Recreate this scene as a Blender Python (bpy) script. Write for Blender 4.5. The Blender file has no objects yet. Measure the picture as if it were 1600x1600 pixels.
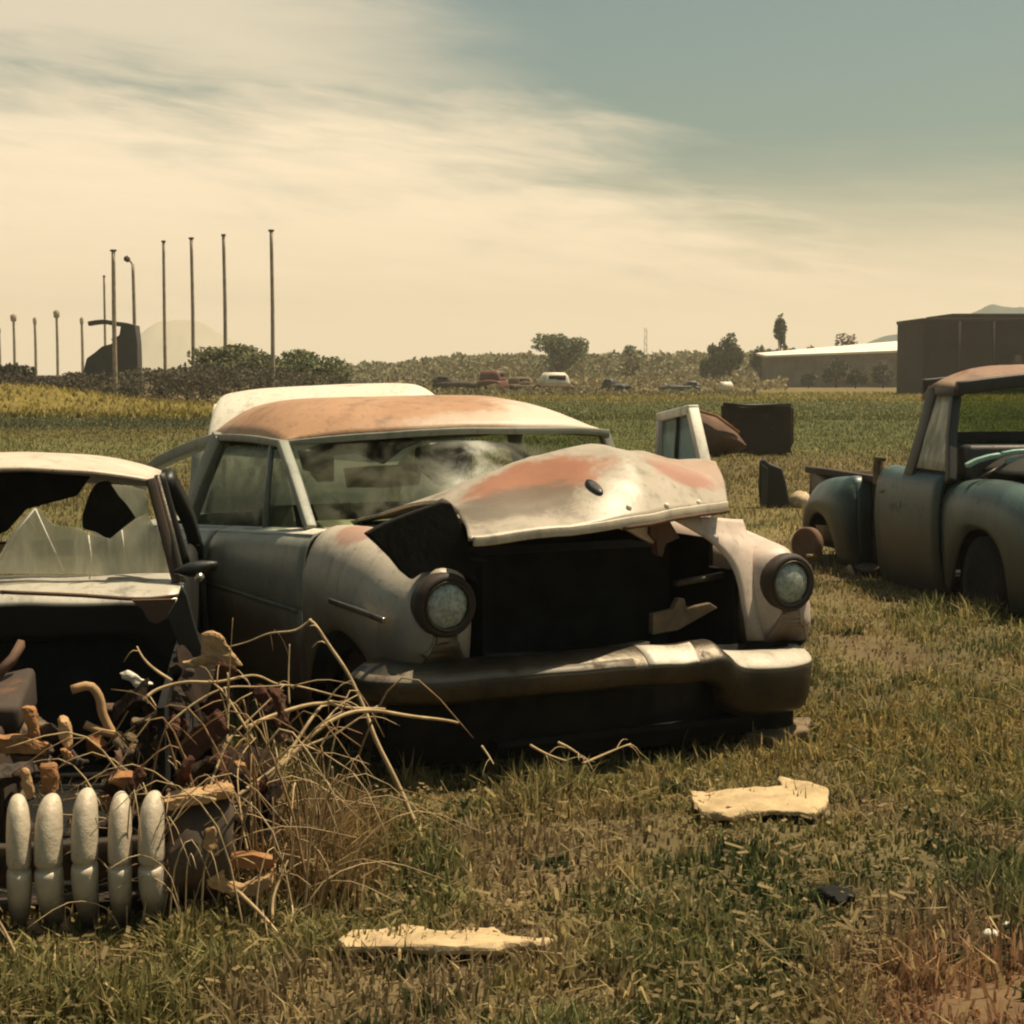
import bpy, math, random
import numpy as np
from mathutils import Vector, noise as mnoise
R = math.radians
random.seed(7); rng = np.random.default_rng(7)
sc = bpy.context.scene; col = sc.collection

# ------------------------------------------------------------------ camera
FPX, H = 2858.0, 1.42
PITCH = math.atan((800-583)/FPX)
cam = bpy.data.objects.new('camera', bpy.data.cameras.new('camera')); col.objects.link(cam)
cam.location = (0, 0, H); cam.rotation_euler = (math.pi/2-PITCH, 0, 0)
cam.data.sensor_width = 36; cam.data.lens = 36*FPX/1600; cam.data.clip_end = 9000; cam.data.clip_start = 0.05
sc.camera = cam
CF = np.array([0, math.cos(PITCH), -math.sin(PITCH)]); CU = np.array([0, math.sin(PITCH), math.cos(PITCH)])
CR = np.array([1., 0, 0]); CC = np.array([0, 0, H])
def ray(u, v): return CR*(u-800)/FPX + CU*(800-v)/FPX + CF
def atY(u, v, Y): d = ray(u, v); return CC + d*(Y/d[1])
def gnd(u, v, z=0.): d = ray(u, v); return CC + d*((z-H)/d[2])
class Pose:                                     # a vehicle's own axes: x ahead, y to its left, z up
    def __init__(s, o, psi):
        a = R(psi); s.o = np.array([o[0], o[1], 0.]); s.rz = a-math.pi/2
        s.M = np.array([[math.sin(a), -math.cos(a), 0], [math.cos(a), math.sin(a), 0], [0, 0, 1.]])
    def on(s, u, v, ax, val):
        d = s.M@ray(u, v); c = s.M@(CC-s.o); i = 'xyz'.index(ax); return c + d*((val-c[i])/d[i])
    def loc(s, P): return s.M@(np.array(P)-s.o)

# ------------------------------------------------------------------ helpers
def tag(o, label=None, cat=None, group=None, kind=None):
    if label: o['label'] = label
    if cat: o['category'] = cat
    if group: o['group'] = group
    if kind: o['kind'] = kind
    return o
def empty(name, loc, rz=0, label=None, cat=None, group=None):
    o = bpy.data.objects.new(name, None); col.objects.link(o); o.location = loc; o.rotation_euler = (0, 0, rz)
    o.empty_display_size = .2
    return tag(o, label, cat, group)
def O(name, V, F, mat, parent=None, smooth=True, solid=0, bevel=0, sub=0, loc=None, rot=None):
    me = bpy.data.meshes.new(name); me.from_pydata([tuple(map(float, v)) for v in V], [], F); me.validate()
    me.polygons.foreach_set('use_smooth', [smooth]*len(me.polygons)); me.materials.append(mat)
    o = bpy.data.objects.new(name, me); col.objects.link(o); o.parent = parent
    if loc is not None: o.location = loc
    if rot is not None: o.rotation_euler = rot
    if solid:
        m = o.modifiers.new('thick', 'SOLIDIFY'); m.thickness = solid; m.offset = -1
    if bevel:
        m = o.modifiers.new('edge', 'BEVEL'); m.width = bevel; m.segments = 2; m.limit_method = 'ANGLE'; m.angle_limit = R(40)
    if sub:
        m = o.modifiers.new('sub', 'SUBSURF'); m.levels = m.render_levels = sub
    return o
def fast_mesh(name, V, polys, mat, cols=None, parent=None, smooth=False):
    """polys: list of int arrays (n,k)"""
    me = bpy.data.meshes.new(name); V = np.asarray(V, np.float32); me.vertices.add(len(V)); me.vertices.foreach_set('co', V.ravel())
    tot = sum(p.size for p in polys); npoly = sum(len(p) for p in polys)
    me.loops.add(tot); me.loops.foreach_set('vertex_index', np.concatenate([p.ravel() for p in polys]).astype(np.int32))
    me.polygons.add(npoly); sizes = np.concatenate([np.full(len(p), p.shape[1]) for p in polys])
    st = np.concatenate([[0], np.cumsum(sizes)[:-1]]).astype(np.int32)
    me.polygons.foreach_set('loop_start', st)
    me.polygons.foreach_set('use_smooth', np.full(npoly, smooth))
    me.update(calc_edges=True); me.validate()
    if cols is not None:
        a = me.color_attributes.new('tint', 'FLOAT_COLOR', 'POINT')
        a.data.foreach_set('color', np.concatenate([cols, np.ones((len(cols), 1))], 1).astype(np.float32).ravel())
    me.materials.append(mat); o = bpy.data.objects.new(name, me); col.objects.link(o); o.parent = parent
    return o
def gridF(n, m, closed=False, off=0):
    F = []
    for i in range(n-1):
        for j in range(m if closed else m-1):
            k = (j+1) % m; F.append((off+i*m+j, off+i*m+k, off+(i+1)*m+k, off+(i+1)*m+j))
    return F
def cr(P, n):                                   # Catmull-Rom resample by parameter
    P = np.asarray(P, float); k = len(P)-1; out = []
    for t in np.linspace(0, k, n):
        i = min(int(t), k-1); f = t-i; a = P[max(i-1, 0)]; b = P[i]; c = P[i+1]; d = P[min(i+2, k)]
        out.append(.5*((2*b)+(c-a)*f+(2*a-5*b+4*c-d)*f*f+(3*b-a-3*c+d)*f**3))
    return np.array(out)
def dent(V, amp, freq, seed=0):
    s = Vector((seed*3.1, seed*1.7, seed*.9)); out = []
    for v in V:
        q = Vector(v)*freq+s; n = mnoise.noise_vector(q)+.5*mnoise.noise_vector(q*2.3); out.append(np.array(v)+amp*np.array(n))
    return out
class MB:                                       # gathers shapes into ONE mesh
    def __init__(s): s.V = []; s.F = []
    def add(s, V, F): k = len(s.V); s.V += [tuple(v) for v in V]; s.F += [tuple(i+k for i in f) for f in F]; return s
    def box(s, c, d, rz=0, ry=0, rx=0, jit=0):
        c = np.array(c, float); P = np.array([(x, y, z) for x in (-.5, .5) for y in (-.5, .5) for z in (-.5, .5)])*np.array(d)
        def rot(P, a, i, j):
            ca, sa = math.cos(a), math.sin(a); Q = P.copy(); Q[:, i] = ca*P[:, i]-sa*P[:, j]; Q[:, j] = sa*P[:, i]+ca*P[:, j]; return Q
        P = rot(P, rx, 1, 2); P = rot(P, -ry, 0, 2); P = rot(P, rz, 0, 1)
        if jit: P = P+rng.normal(0, jit, P.shape)
        return s.add(P+c, [(0, 1, 3, 2), (4, 6, 7, 5), (0, 4, 5, 1), (2, 3, 7, 6), (0, 2, 6, 4), (1, 5, 7, 3)])
    def tube(s, P, r, n=8, cap=True):
        P = np.asarray(P, float); m = len(P); rr = np.broadcast_to(r, (m,)) if np.ndim(r) == 0 else np.asarray(r)
        T = np.gradient(P, axis=0); T /= np.linalg.norm(T, axis=1)[:, None]+1e-9
        up = np.array([0, 0, 1.]) if abs(T[0][2]) < .9 else np.array([1., 0, 0]); V = []
        for i in range(m):
            a = np.cross(T[i], up); a /= np.linalg.norm(a)+1e-9; b = np.cross(a, T[i]); up = b
            for j in range(n):
                th = 2*math.pi*j/n; V.append(P[i]+rr[i]*(math.cos(th)*a+math.sin(th)*b))
        F = gridF(m, n, True)
        if cap: F += [tuple(range(n))[::-1], tuple((m-1)*n+j for j in range(n))]
        return s.add(V, F)
    def bar(s, P, w, h, side=(0, 1, 0)):        # rectangular section swept along P
        P = np.asarray(P, float); T = np.gradient(P, axis=0); V = []
        for i in range(len(P)):
            t = T[i]/np.linalg.norm(T[i]); a = np.array(side, float); a -= t*(a@t); a /= np.linalg.norm(a); b = np.cross(t, a)
            for x, y in ((-1, -1), (1, -1), (1, 1), (-1, 1)): V.append(P[i]+a*x*w/2+b*y*h/2)
        m = len(P); return s.add(V, gridF(m, 4, True)+[(3, 2, 1, 0), tuple(4*(m-1)+j for j in range(4))])
    def lathe(s, prof, c, ax, n=28):            # prof: (along, radius)
        ax = np.array(ax, float); ax /= np.linalg.norm(ax); a = np.cross(ax, (0, 0, 1.)); a /= np.linalg.norm(a); b = np.cross(a, ax); V = []
        for t, r in prof:
            for j in range(n):
                th = 2*math.pi*j/n; V.append(np.array(c)+ax*t+r*(math.cos(th)*a+math.sin(th)*b))
        return s.add(V, gridF(len(prof), n, True))
    def build(s, name, mat, parent=None, **k): return O(name, s.V, s.F, mat, parent, **k)
def loft(secs, closed=False, cap=False):
    n, m = len(secs), len(secs[0]); F = gridF(n, m, closed)
    if cap: F += [tuple(range(m))[::-1], tuple((n-1)*m+j for j in range(m))]
    return [p for s_ in secs for p in s_], F
def sm(a, b, x): t = np.clip((x-a)/(b-a), 0, 1); return t*t*(3-2*t)

# ------------------------------------------------------------------ materials
def nt(m): m.use_nodes = True; t = m.node_tree; t.nodes.clear(); return t
def N(t, ty, **k):
    n = t.nodes.new(ty)
    for a, b in k.items(): setattr(n, a, b)
    return n
def noise(t, vec, scale, detail=5, rough=.6, dist=0.):
    n = N(t, 'ShaderNodeTexNoise'); t.links.new(vec, n.inputs['Vector']); n.inputs['Scale'].default_value = scale
    n.inputs['Detail'].default_value = detail; n.inputs['Roughness'].default_value = rough; n.inputs['Distortion'].default_value = dist; return n.outputs['Fac']
def ramp(t, fac, a, b):
    n = N(t, 'ShaderNodeMapRange', interpolation_type='SMOOTHSTEP'); t.links.new(fac, n.inputs['Value'])
    n.inputs['From Min'].default_value = a; n.inputs['From Max'].default_value = b; return n.outputs['Result']
def mix(t, f, a, b):
    n = N(t, 'ShaderNodeMix', data_type='RGBA')
    for x, i in ((f, 0), (a, 6), (b, 7)):
        if hasattr(x, 'is_linked'): t.links.new(x, n.inputs[i])
        elif i == 0: n.inputs[0].default_value = x
        else: n.inputs[i].default_value = (*x, 1)
    return n.outputs[2]
def metal(name, c1, c2=None, rust=(.11, .045, .018), th=.6, rs=3., rough=.55, met=0., bump=.15, patches=(), low=None, spec=.4, coat=0):
    """weathered sheet metal; patches: (centre, radii, colour, soft, amount); low: (z0,z1,colour) darkening towards the sills, mud and painted shade alike"""
    m = bpy.data.materials.new(name); t = nt(m); tc = N(t, 'ShaderNodeTexCoord'); v = tc.outputs['Object']
    c2 = c2 or tuple(.72*x for x in c1)
    c = mix(t, ramp(t, noise(t, v, 2.2, 6, .65), .35, .7), c1, c2)
    c = mix(t, ramp(t, noise(t, v, 26, 4, .7), .52, .75), c, tuple(.6*x for x in c1))
    mp = N(t, 'ShaderNodeMapping'); mp.inputs['Scale'].default_value = (1, 1, .22); t.links.new(v, mp.inputs[0])
    c = mix(t, ramp(t, noise(t, mp.outputs[0], 9, 5, .65), .5, .78), c, tuple(.55*x+.01 for x in c2))
    c = mix(t, ramp(t, noise(t, v, 60, 3, .6), .66, .78), c, tuple(.5*x for x in rust))
    for ce, ra, pc, soft, am in patches:
        s1 = N(t, 'ShaderNodeVectorMath', operation='SUBTRACT'); t.links.new(v, s1.inputs[0]); s1.inputs[1].default_value = ce
        s2 = N(t, 'ShaderNodeVectorMath', operation='DIVIDE'); t.links.new(s1.outputs[0], s2.inputs[0]); s2.inputs[1].default_value = ra
        ln = N(t, 'ShaderNodeVectorMath', operation='LENGTH'); t.links.new(s2.outputs[0], ln.inputs[0])
        ad = N(t, 'ShaderNodeMath', operation='ADD'); t.links.new(ln.outputs['Value'], ad.inputs[0])
        mu = N(t, 'ShaderNodeMath', operation='MULTIPLY_ADD'); t.links.new(noise(t, v, 8, 9, .72), mu.inputs[0]); mu.inputs[1].default_value = 1.5; mu.inputs[2].default_value = -.75
        t.links.new(mu.outputs[0], ad.inputs[1])
        f = ramp(t, ad.outputs[0], 1+soft*.6, 1-soft*.6)
        fm = N(t, 'ShaderNodeMath', operation='MULTIPLY'); t.links.new(f, fm.inputs[0]); fm.inputs[1].default_value = am
        c = mix(t, fm.outputs[0], c, pc)
    rf = ramp(t, noise(t, v, rs, 8, .72), th, th+.14)
    rc = mix(t, noise(t, v, 18, 4), tuple(.5*x for x in rust), tuple(1.4*x for x in rust))
    c = mix(t, rf, c, rc)
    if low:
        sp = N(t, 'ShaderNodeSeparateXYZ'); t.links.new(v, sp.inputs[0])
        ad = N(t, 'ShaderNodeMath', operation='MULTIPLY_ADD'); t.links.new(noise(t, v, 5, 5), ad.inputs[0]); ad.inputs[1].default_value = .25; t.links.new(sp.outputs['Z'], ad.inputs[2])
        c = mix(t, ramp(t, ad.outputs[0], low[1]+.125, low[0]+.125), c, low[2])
    p = N(t, 'ShaderNodeBsdfPrincipled'); t.links.new(c, p.inputs['Base Color'])
    rr = N(t, 'ShaderNodeMapRange'); t.links.new(rf, rr.inputs[0]); rr.inputs[3].default_value = rough; rr.inputs[4].default_value = .9
    t.links.new(rr.outputs[0], p.inputs['Roughness'])
    p.inputs['Specular IOR Level'].default_value = spec
    if met:
        mm = N(t, 'ShaderNodeMapRange'); t.links.new(rf, mm.inputs[0]); mm.inputs[3].default_value = met; mm.inputs[4].default_value = 0
        t.links.new(mm.outputs[0], p.inputs['Metallic'])
    if bump:
        b = N(t, 'ShaderNodeBump'); b.inputs['Strength'].default_value = bump; b.inputs['Distance'].default_value = .01
        t.links.new(noise(t, v, 40, 5, .7), b.inputs['Height']); t.links.new(b.outputs[0], p.inputs['Normal'])
    o = N(t, 'ShaderNodeOutputMaterial'); t.links.new(p.outputs[0], o.inputs[0]); return m
def plain(name, c, rough=.85, var=.4, scale=9., spec=.2, bump=.2):
    m = bpy.data.materials.new(name); t = nt(m); tc = N(t, 'ShaderNodeTexCoord'); v = tc.outputs['Object']
    cc = mix(t, ramp(t, noise(t, v, scale, 6, .7), .3, .7), tuple(x*(1-var) for x in c), tuple(x*(1+var) for x in c))
    p = N(t, 'ShaderNodeBsdfPrincipled'); t.links.new(cc, p.inputs['Base Color']); p.inputs['Roughness'].default_value = rough; p.inputs['Specular IOR Level'].default_value = spec
    if bump:
        b = N(t, 'ShaderNodeBump'); b.inputs['Strength'].default_value = bump; b.inputs['Distance'].default_value = .01
        t.links.new(noise(t, v, scale*5, 4), b.inputs['Height']); t.links.new(b.outputs[0], p.inputs['Normal'])
    o = N(t, 'ShaderNodeOutputMaterial'); t.links.new(p.outputs[0], o.inputs[0]); return m
def tinted(name, rough=.8, trans=.25, fine=0, spec=.25):
    m = bpy.data.materials.new(name); t = nt(m); a = N(t, 'ShaderNodeVertexColor'); a.layer_name = 'tint'; c = a.outputs['Color']
    if fine:
        tc = N(t, 'ShaderNodeTexCoord'); f = noise(t, tc.outputs['Object'], fine, 8, .75)
        mr = N(t, 'ShaderNodeMapRange'); t.links.new(f, mr.inputs[0]); mr.inputs[1].default_value = .25; mr.inputs[2].default_value = .75; mr.inputs[3].default_value = .35; mr.inputs[4].default_value = 1.5
        vm = N(t, 'ShaderNodeVectorMath', operation='SCALE'); t.links.new(c, vm.inputs[0]); t.links.new(mr.outputs[0], vm.inputs['Scale']); c = vm.outputs[0]
    p = N(t, 'ShaderNodeBsdfPrincipled'); t.links.new(c, p.inputs['Base Color']); p.inputs['Roughness'].default_value = rough; p.inputs['Specular IOR Level'].default_value = spec
    o = N(t, 'ShaderNodeOutputMaterial')
    if trans:
        d = N(t, 'ShaderNodeBsdfTranslucent'); t.links.new(c, d.inputs[0]); x = N(t, 'ShaderNodeMixShader'); x.inputs[0].default_value = trans
        t.links.new(p.outputs[0], x.inputs[1]); t.links.new(d.outputs[0], x.inputs[2]); t.links.new(x.outputs[0], o.inputs[0])
    else: t.links.new(p.outputs[0], o.inputs[0])
    return m
def dusty_glass(name, dust=(.25, .25, .2), lo=.25, hi=.7, scale=4., tint=(.75, .8, .72), streak=1.):
    m = bpy.data.materials.new(name); t = nt(m); tc = N(t, 'ShaderNodeTexCoord')
    mp = N(t, 'ShaderNodeMapping'); mp.inputs['Scale'].default_value = (1, 1, 1/streak); t.links.new(tc.outputs['Object'], mp.inputs[0])
    f = ramp(t, noise(t, mp.outputs[0], scale, 6, .6, .5), .35, .68)
    mr = N(t, 'ShaderNodeMapRange'); t.links.new(f, mr.inputs[0]); mr.inputs[3].default_value = lo; mr.inputs[4].default_value = hi
    tr = N(t, 'ShaderNodeBsdfTransparent'); tr.inputs[0].default_value = (*tint, 1)
    p = N(t, 'ShaderNodeBsdfPrincipled'); p.inputs['Base Color'].default_value = (*dust, 1); p.inputs['Roughness'].default_value = .3
    tl = N(t, 'ShaderNodeBsdfTranslucent'); tl.inputs[0].default_value = (*dust, 1); y = N(t, 'ShaderNodeMixShader'); y.inputs[0].default_value = .45; t.links.new(p.outputs[0], y.inputs[1]); t.links.new(tl.outputs[0], y.inputs[2])
    x = N(t, 'ShaderNodeMixShader'); t.links.new(mr.outputs[0], x.inputs[0]); t.links.new(tr.outputs[0], x.inputs[1]); t.links.new(y.outputs[0], x.inputs[2])
    o = N(t, 'ShaderNodeOutputMaterial'); t.links.new(x.outputs[0], o.inputs[0]); return m

RUST = (.20, .085, .035)
M = {}
M['cream'] = metal('cream_paint', (.58, .51, .40), (.50, .42, .32), RUST, .66, 3.2, .45, low=(.40, .74, (.19, .15, .105)), patches=[((-.62, -.74, .80), (.16, .09, .09), (.36, .17, .12), .3, .7)])  # low tone paints shade into the fender's side
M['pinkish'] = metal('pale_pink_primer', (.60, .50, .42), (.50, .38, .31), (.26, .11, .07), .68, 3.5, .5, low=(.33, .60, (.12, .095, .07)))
M['hood'] = metal('hood_paint', (.43, .365, .285), (.33, .275, .205), (.30, .12, .06), .70, 3.5, .42, patches=[
    ((-.22, -.28, 1.03), (.20, .34, .12), (.33, .135, .07), .35, .9), ((-.10, -.36, .94), (.17, .36, .09), (.15, .12, .085), .45, .85),  # grey second patch paints shade onto the hood's flank
    ((-.16, .33, 1.02), (.10, .20, .08), (.34, .15, .10), .35, .85), ((-.3, .45, 1.04), (.16, .28, .08), (.42, .25, .17), .5, .6)])
M['roof'] = metal('roof_paint', (.44, .255, .145), (.38, .205, .11), (.24, .10, .05), .72, 2.5, .5, patches=[
    ((-1.40, .62, 1.2), (.34, .36, .2), (.62, .52, .42), .7, .95), ((-1.40, .25, 1.20), (.10, .45, .06), (.55, .46, .36), .6, .6)])  # pale front patches paint in the roof's highlight
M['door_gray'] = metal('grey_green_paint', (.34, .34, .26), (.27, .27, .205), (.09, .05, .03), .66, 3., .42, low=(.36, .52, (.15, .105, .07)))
M['pillar_gray'] = metal('window_frame_paint', (.23, .24, .19), None, RUST, .7, 6, .5)
M['dark'] = plain('near_black', (.010, .0095, .008), .9, .5, 8)  # near-black; in bays and gaps it paints the shade
M['black_sheet'] = metal('black_sheet', (.022, .021, .018), None, (.05, .025, .015), .62, 5, .45)
M['darkrust'] = metal('dark_rust', (.055, .035, .022), (.03, .022, .016), (.13, .06, .03), .55, 5, .8)
M['bumper_lit_tone'] = metal('painted_highlight', (.66, .60, .49), (.46, .40, .31), (.12, .07, .04), .60, 9, .4, bump=.3)  # highlight tone for the bumper top, light put in the colour
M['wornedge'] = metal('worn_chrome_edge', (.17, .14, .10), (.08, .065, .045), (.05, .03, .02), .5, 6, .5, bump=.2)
M['maroon'] = metal('red_brown_rust', (.085, .038, .024), (.045, .022, .015), (.18, .075, .03), .58, 7, .9, spec=.1)
M['scorched'] = metal('scorched_rust', (.030, .020, .014), (.016, .012, .009), (.08, .035, .018), .60, 6, .9, spec=.05)
M['rust'] = metal('orange_rust', (.34, .16, .06), (.24, .10, .035), (.13, .05, .02), .58, 6, .85)
M['rustbrown'] = metal('brown_rust', (.14, .075, .045), (.09, .05, .03), (.22, .10, .05), .6, 6, .85)
M['chrome'] = metal('dull_chrome', (.62, .58, .50), (.45, .41, .34), (.16, .085, .04), .60, 7, .28, met=1., bump=.06)
M['chrome_dark'] = metal('rusted_bumper', (.10, .085, .062), (.055, .045, .033), (.05, .03, .018), .52, 5, .40, met=.75, bump=.25)
M['tooth'] = metal('pitted_chrome', (.58, .49, .37), (.42, .35, .25), (.15, .095, .055), .57, 12, .55, met=.1, bump=.4, spec=.3, low=(-.02, .17, (.07, .052, .035)))  # low tone paints shade into the undercut lower half
M['lens'] = plain('clouded_lens', (.33, .36, .31), .18, .45, 40, .6, .3)
M['bezel'] = metal('rusty_bezel', (.045, .03, .02), (.03, .02, .015), (.12, .05, .025), .55, 14, .7)
M['rubber'] = plain('perished_rubber', (.018, .017, .015), .95, .4, 20)
M['seat'] = plain('faded_upholstery', (.045, .055, .04), .95, .5, 9)
M['glass'] = dusty_glass('dusty_windscreen', (.30, .29, .22), .01, .24, 5.5)
M['sideglass'] = dusty_glass('dusty_side_glass', (.24, .25, .19), .08, .6, 7)
M['shard'] = dusty_glass('cracked_glass', (.85, .80, .66), .40, .97, 9, (.7, .75, .68), streak=4)
M['whitepaint'] = metal('white_paint', (.72, .66, .54), (.64, .57, .45), (.4, .3, .2), .75, 2, .45)
M['whiteframe'] = metal('belt_lit_white', (.70, .66, .55), (.58, .54, .44), RUST, .74, 8, .5)
M['skyglass'] = dusty_glass('reflecting_glass', (.20, .27, .28), .55, .85, 4)
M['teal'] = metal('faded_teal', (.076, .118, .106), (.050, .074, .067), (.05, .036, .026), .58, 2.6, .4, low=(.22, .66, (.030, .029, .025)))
M['mint'] = metal('lit_teal', (.30, .46, .38), (.24, .38, .32), (.12, .08, .05), .68, 4, .35)  # lit tone of the teal, painted on as highlights
M['cabdark'] = metal('dark_cab', (.055, .05, .042), (.04, .038, .034), (.10, .04, .025), .6, 4, .5)
M['cabroof'] = metal('cab_roof', (.30, .20, .13), (.24, .13, .085), (.24, .08, .05), .58, 3, .6)
M['cardboard'] = plain('bright_ground_tone', (.44, .325, .185), .9, .22, 9, .1)
M['tan'] = plain('tan_panel', (.42, .26, .13), .9, .25, 9)
M['wood'] = plain('weathered_wood', (.16, .115, .07), .95, .4, 7)
M['stalk'] = plain('dry_stalk', (.44, .32, .18), .9, .35, 12, .1)
M['stalkdark'] = plain('brown_stalk', (.24, .15, .075), .9, .4, 12, .1)
M['pole'] = plain('weathered_pole', (.38, .30, .22), .95, .3, 3)
M['bark'] = plain('bark', (.06, .045, .03), .95, .4, 3)
M['leaf'] = tinted('leaves', .8, .25)
M['grass'] = tinted('grass_blades', .8, .45)
M['soil'] = tinted('ground', .95, 0, 1.6, .1)
M['shedwall'] = plain('shed_wall', (.20, .18, .145), .9, .25, .6)
M['shedroof'] = plain('white_roof', (.78, .72, .60), .7, .08, .5, bump=0)
M['barn'] = plain('brown_boards', (.024, .016, .012), .9, .35, .5)
M['rock'] = plain('pale_stone', (.52, .40, .26), .95, .3, 8)
M['redcar'] = metal('dull_red', (.17, .06, .045), (.12, .045, .035), RUST, .6, 2, .6)
M['hillblue'] = plain('far_hill', (.055, .075, .07), .95, .2, .01)
M['peak'] = plain('far_peak', (.42, .37, .28), .95, .1, .01, bump=0)  # pale tone paints distance haze into the peak

# ------------------------------------------------------------------ noise fields and ground
_tab = rng.random((256, 256))
def vnoise(x, y):
    xi = np.floor(x).astype(int); yi = np.floor(y).astype(int); fx = x-xi; fy = y-yi; fx = fx*fx*(3-2*fx); fy = fy*fy*(3-2*fy)
    g = lambda a, b: _tab[a % 256, b % 256]
    return (g(xi, yi)*(1-fx)+g(xi+1, yi)*fx)*(1-fy)+(g(xi, yi+1)*(1-fx)+g(xi+1, yi+1)*fx)*fy
def fbm(x, y, o=4):
    s = 0; a = .5; t = 0
    for i in range(o): s = s+a*vnoise(x+17.3*i, y-9.1*i); t += a; a *= .55; x = x*2.03; y = y*2.03
    return s/t
A = np.array
G_DK, G_MD, G_YL, G_TN, G_BR = A([.074, .084, .030]), A([.150, .134, .048]), A([.19, .15, .04]), A([.29, .215, .095]), A([.18, .125, .07])
def lerp(a, b, f): return a+(b-a)*f[:, None]
def gcol(x, y):
    x = np.asarray(x, float); y = np.asarray(y, float)
    n1 = fbm(x*1.1, y*.8); n2 = fbm(x*3.7+40, y*2.6+9); n3 = fbm(x*.25+7, y*.18+3)
    near = lerp(np.tile(G_DK, (len(x), 1)), G_MD, sm(.28, .56, n1)); near = lerp(near, G_TN, .85*sm(.42, .66, .6*n2+.4*n3)); n4 = fbm(x*2.1+60, y*1.5+21); near = lerp(near, G_BR, .75*sm(.55, .68, n4))
    d = 2.0*np.hypot(x-1.22, (y-4.0)*.9)+.9*(n2-.5)+.5*(n1-.5)              # bare dirt at the right corner of the plot
    near = lerp(near, A([.24, .13, .068]), sm(1.25, .45, d))
    # bands of the field
    jit = 1+.10*(n3-.5)+.05*(n2-.5); yy = y*jit; az = x/np.maximum(y, 1)
    def bands(stops):
        ys = [s[0] for s in stops]; return np.stack([np.interp(np.log(np.maximum(yy, 1)), np.log(ys), [s[1][k] for s in stops]) for k in range(3)], 1)
    tanf = A([.122, .095, .038]); oli = A([.122, .116, .042])
    left = bands([(6, oli), (12, oli), (24, tanf*.9), (34, oli*1.05), (45, A([.105, .088, .028])), (49, A([.036, .040, .014])), (57, A([.036, .042, .014])), (62, A([.17, .135, .03])), (84, A([.19, .14, .036])), (100, A([.16, .115, .045])), (200, tanf*1.3), (900, A([.11, .10, .06]))])
    right = bands([(12, oli), (20, tanf*1.1), (29, tanf*1.0), (36, A([.090, .092, .030])), (60, A([.078, .084, .027])), (88, A([.082, .088, .028])), (98, A([.16, .135, .034])), (128, A([.16, .13, .036])), (150, tanf*1.4), (200, A([.23, .155, .075])), (900, A([.11, .10, .06]))])
    far = lerp(left, right, sm(-.13, -.05, az)); far = far*(.75+.5*n1)[:, None]
    return lerp(near, far, sm(13, 22, y))
def gz(x, y):
    x = np.asarray(x, float); y = np.asarray(y, float)
    z = .05*(fbm(x*.9, y*.9, 3)-.5)*sm(30, 14, y)
    mound = 1.0*np.exp(-((x+21)/6.5)**2-((y-72)/5)**2)
    return z+mound
k = 360
a = np.linspace(-1, 1, k); gx = np.sinh(a*8.0)/np.sinh(8.0)*4500
b = np.linspace(0, 1, k); gy = -30+np.sinh(b*6.2)/np.sinh(6.2)*1300
gx = gx*0+np.sign(a)*(np.exp(np.abs(a)*7.3)-1)/(math.exp(7.3)-1)*1450
X, Y = np.meshgrid(gx, gy, indexing='ij'); X = X.ravel(); Y = Y.ravel()
idx = np.arange(k*k).reshape(k, k); Q = np.stack([idx[:-1, :-1], idx[1:, :-1], idx[1:, 1:], idx[:-1, 1:]], -1).reshape(-1, 4)
ground = fast_mesh('ground', np.stack([X, Y, gz(X, Y)], 1), [Q], M['soil'], np.where((Y < 16)[:, None], gcol(X, Y)*.35+A([.105, .075, .04])*.6, gcol(X, Y)*.9), smooth=True); tag(ground, kind='structure')

# ------------------------------------------------------------------ grass (nobody could count the blades)
def blades(name, x, y, h, w, colr, lean=.5, tri=False, z0=None, label=None, parent=None, mat='grass'):
    n = len(x); th = rng.random(n)*2*math.pi; ld = rng.random(n)*2*math.pi; le = np.abs(rng.normal(0, lean, n))*h
    z = gz(x, y) if z0 is None else z0; wx, wy = np.cos(th)*w, np.sin(th)*w; lx, ly = np.cos(ld)*le, np.sin(ld)*le
    c = np.stack
    bl = c([x-wx, y-wy, z-.01], 1); br = c([x+wx, y+wy, z-.01], 1); tip = c([x+lx, y+ly, z+h*np.sqrt(np.clip(1-.3*(le/h)**2, .1, 1))], 1)
    if tri:
        V = np.stack([bl, br, tip], 1).reshape(-1, 3); i = np.arange(n)[:, None]*3; P = [i+np.array([0, 1, 2])]; cc = np.repeat(colr, 3, 0)
    else:
        m = .55; ml = c([x-wx*.7+lx*m*.55, y-wy*.7+ly*m*.55, z+h*m], 1); mr = c([x+wx*.7+lx*m*.55, y+wy*.7+ly*m*.55, z+h*m], 1)
        V = np.stack([bl, br, mr, ml, tip], 1).reshape(-1, 3); i = np.arange(n)[:, None]*5; P = [i+np.array([0, 1, 2, 3]), i+np.array([3, 2, 4])]; cc = np.repeat(colr, 5, 0)
    o = fast_mesh(name, V, P, M[mat], cc, parent)
    if label: tag(o, label, 'grass', kind='stuff')
    return o
def scatter(n, y0, y1, spread=.40, pw=1.0):
    t = rng.random(n); y = (y0**(1-pw*.999)+(y1**(1-pw*.999)-y0**(1-pw*.999))*t)**(1/(1-pw*.999)) if pw != 1 else y0*(y1/y0)**t
    return (rng.random(n)*2-1)*(y*spread+.6), y
def bcol(x, y, jitter=.35):
    c = gcol(x, y); n = len(x); f = rng.random(n); c = c*(1+jitter*rng.normal(0, 1, n).clip(-1.6, 2.2))[:, None]
    dry = rng.random(n) < .10; c[dry] = A([.34, .255, .115])*(.6+.7*rng.random(dry.sum()))[:, None]; return c.clip(.004, .6)
x, y = scatter(190000, 3.6, 13)
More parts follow.
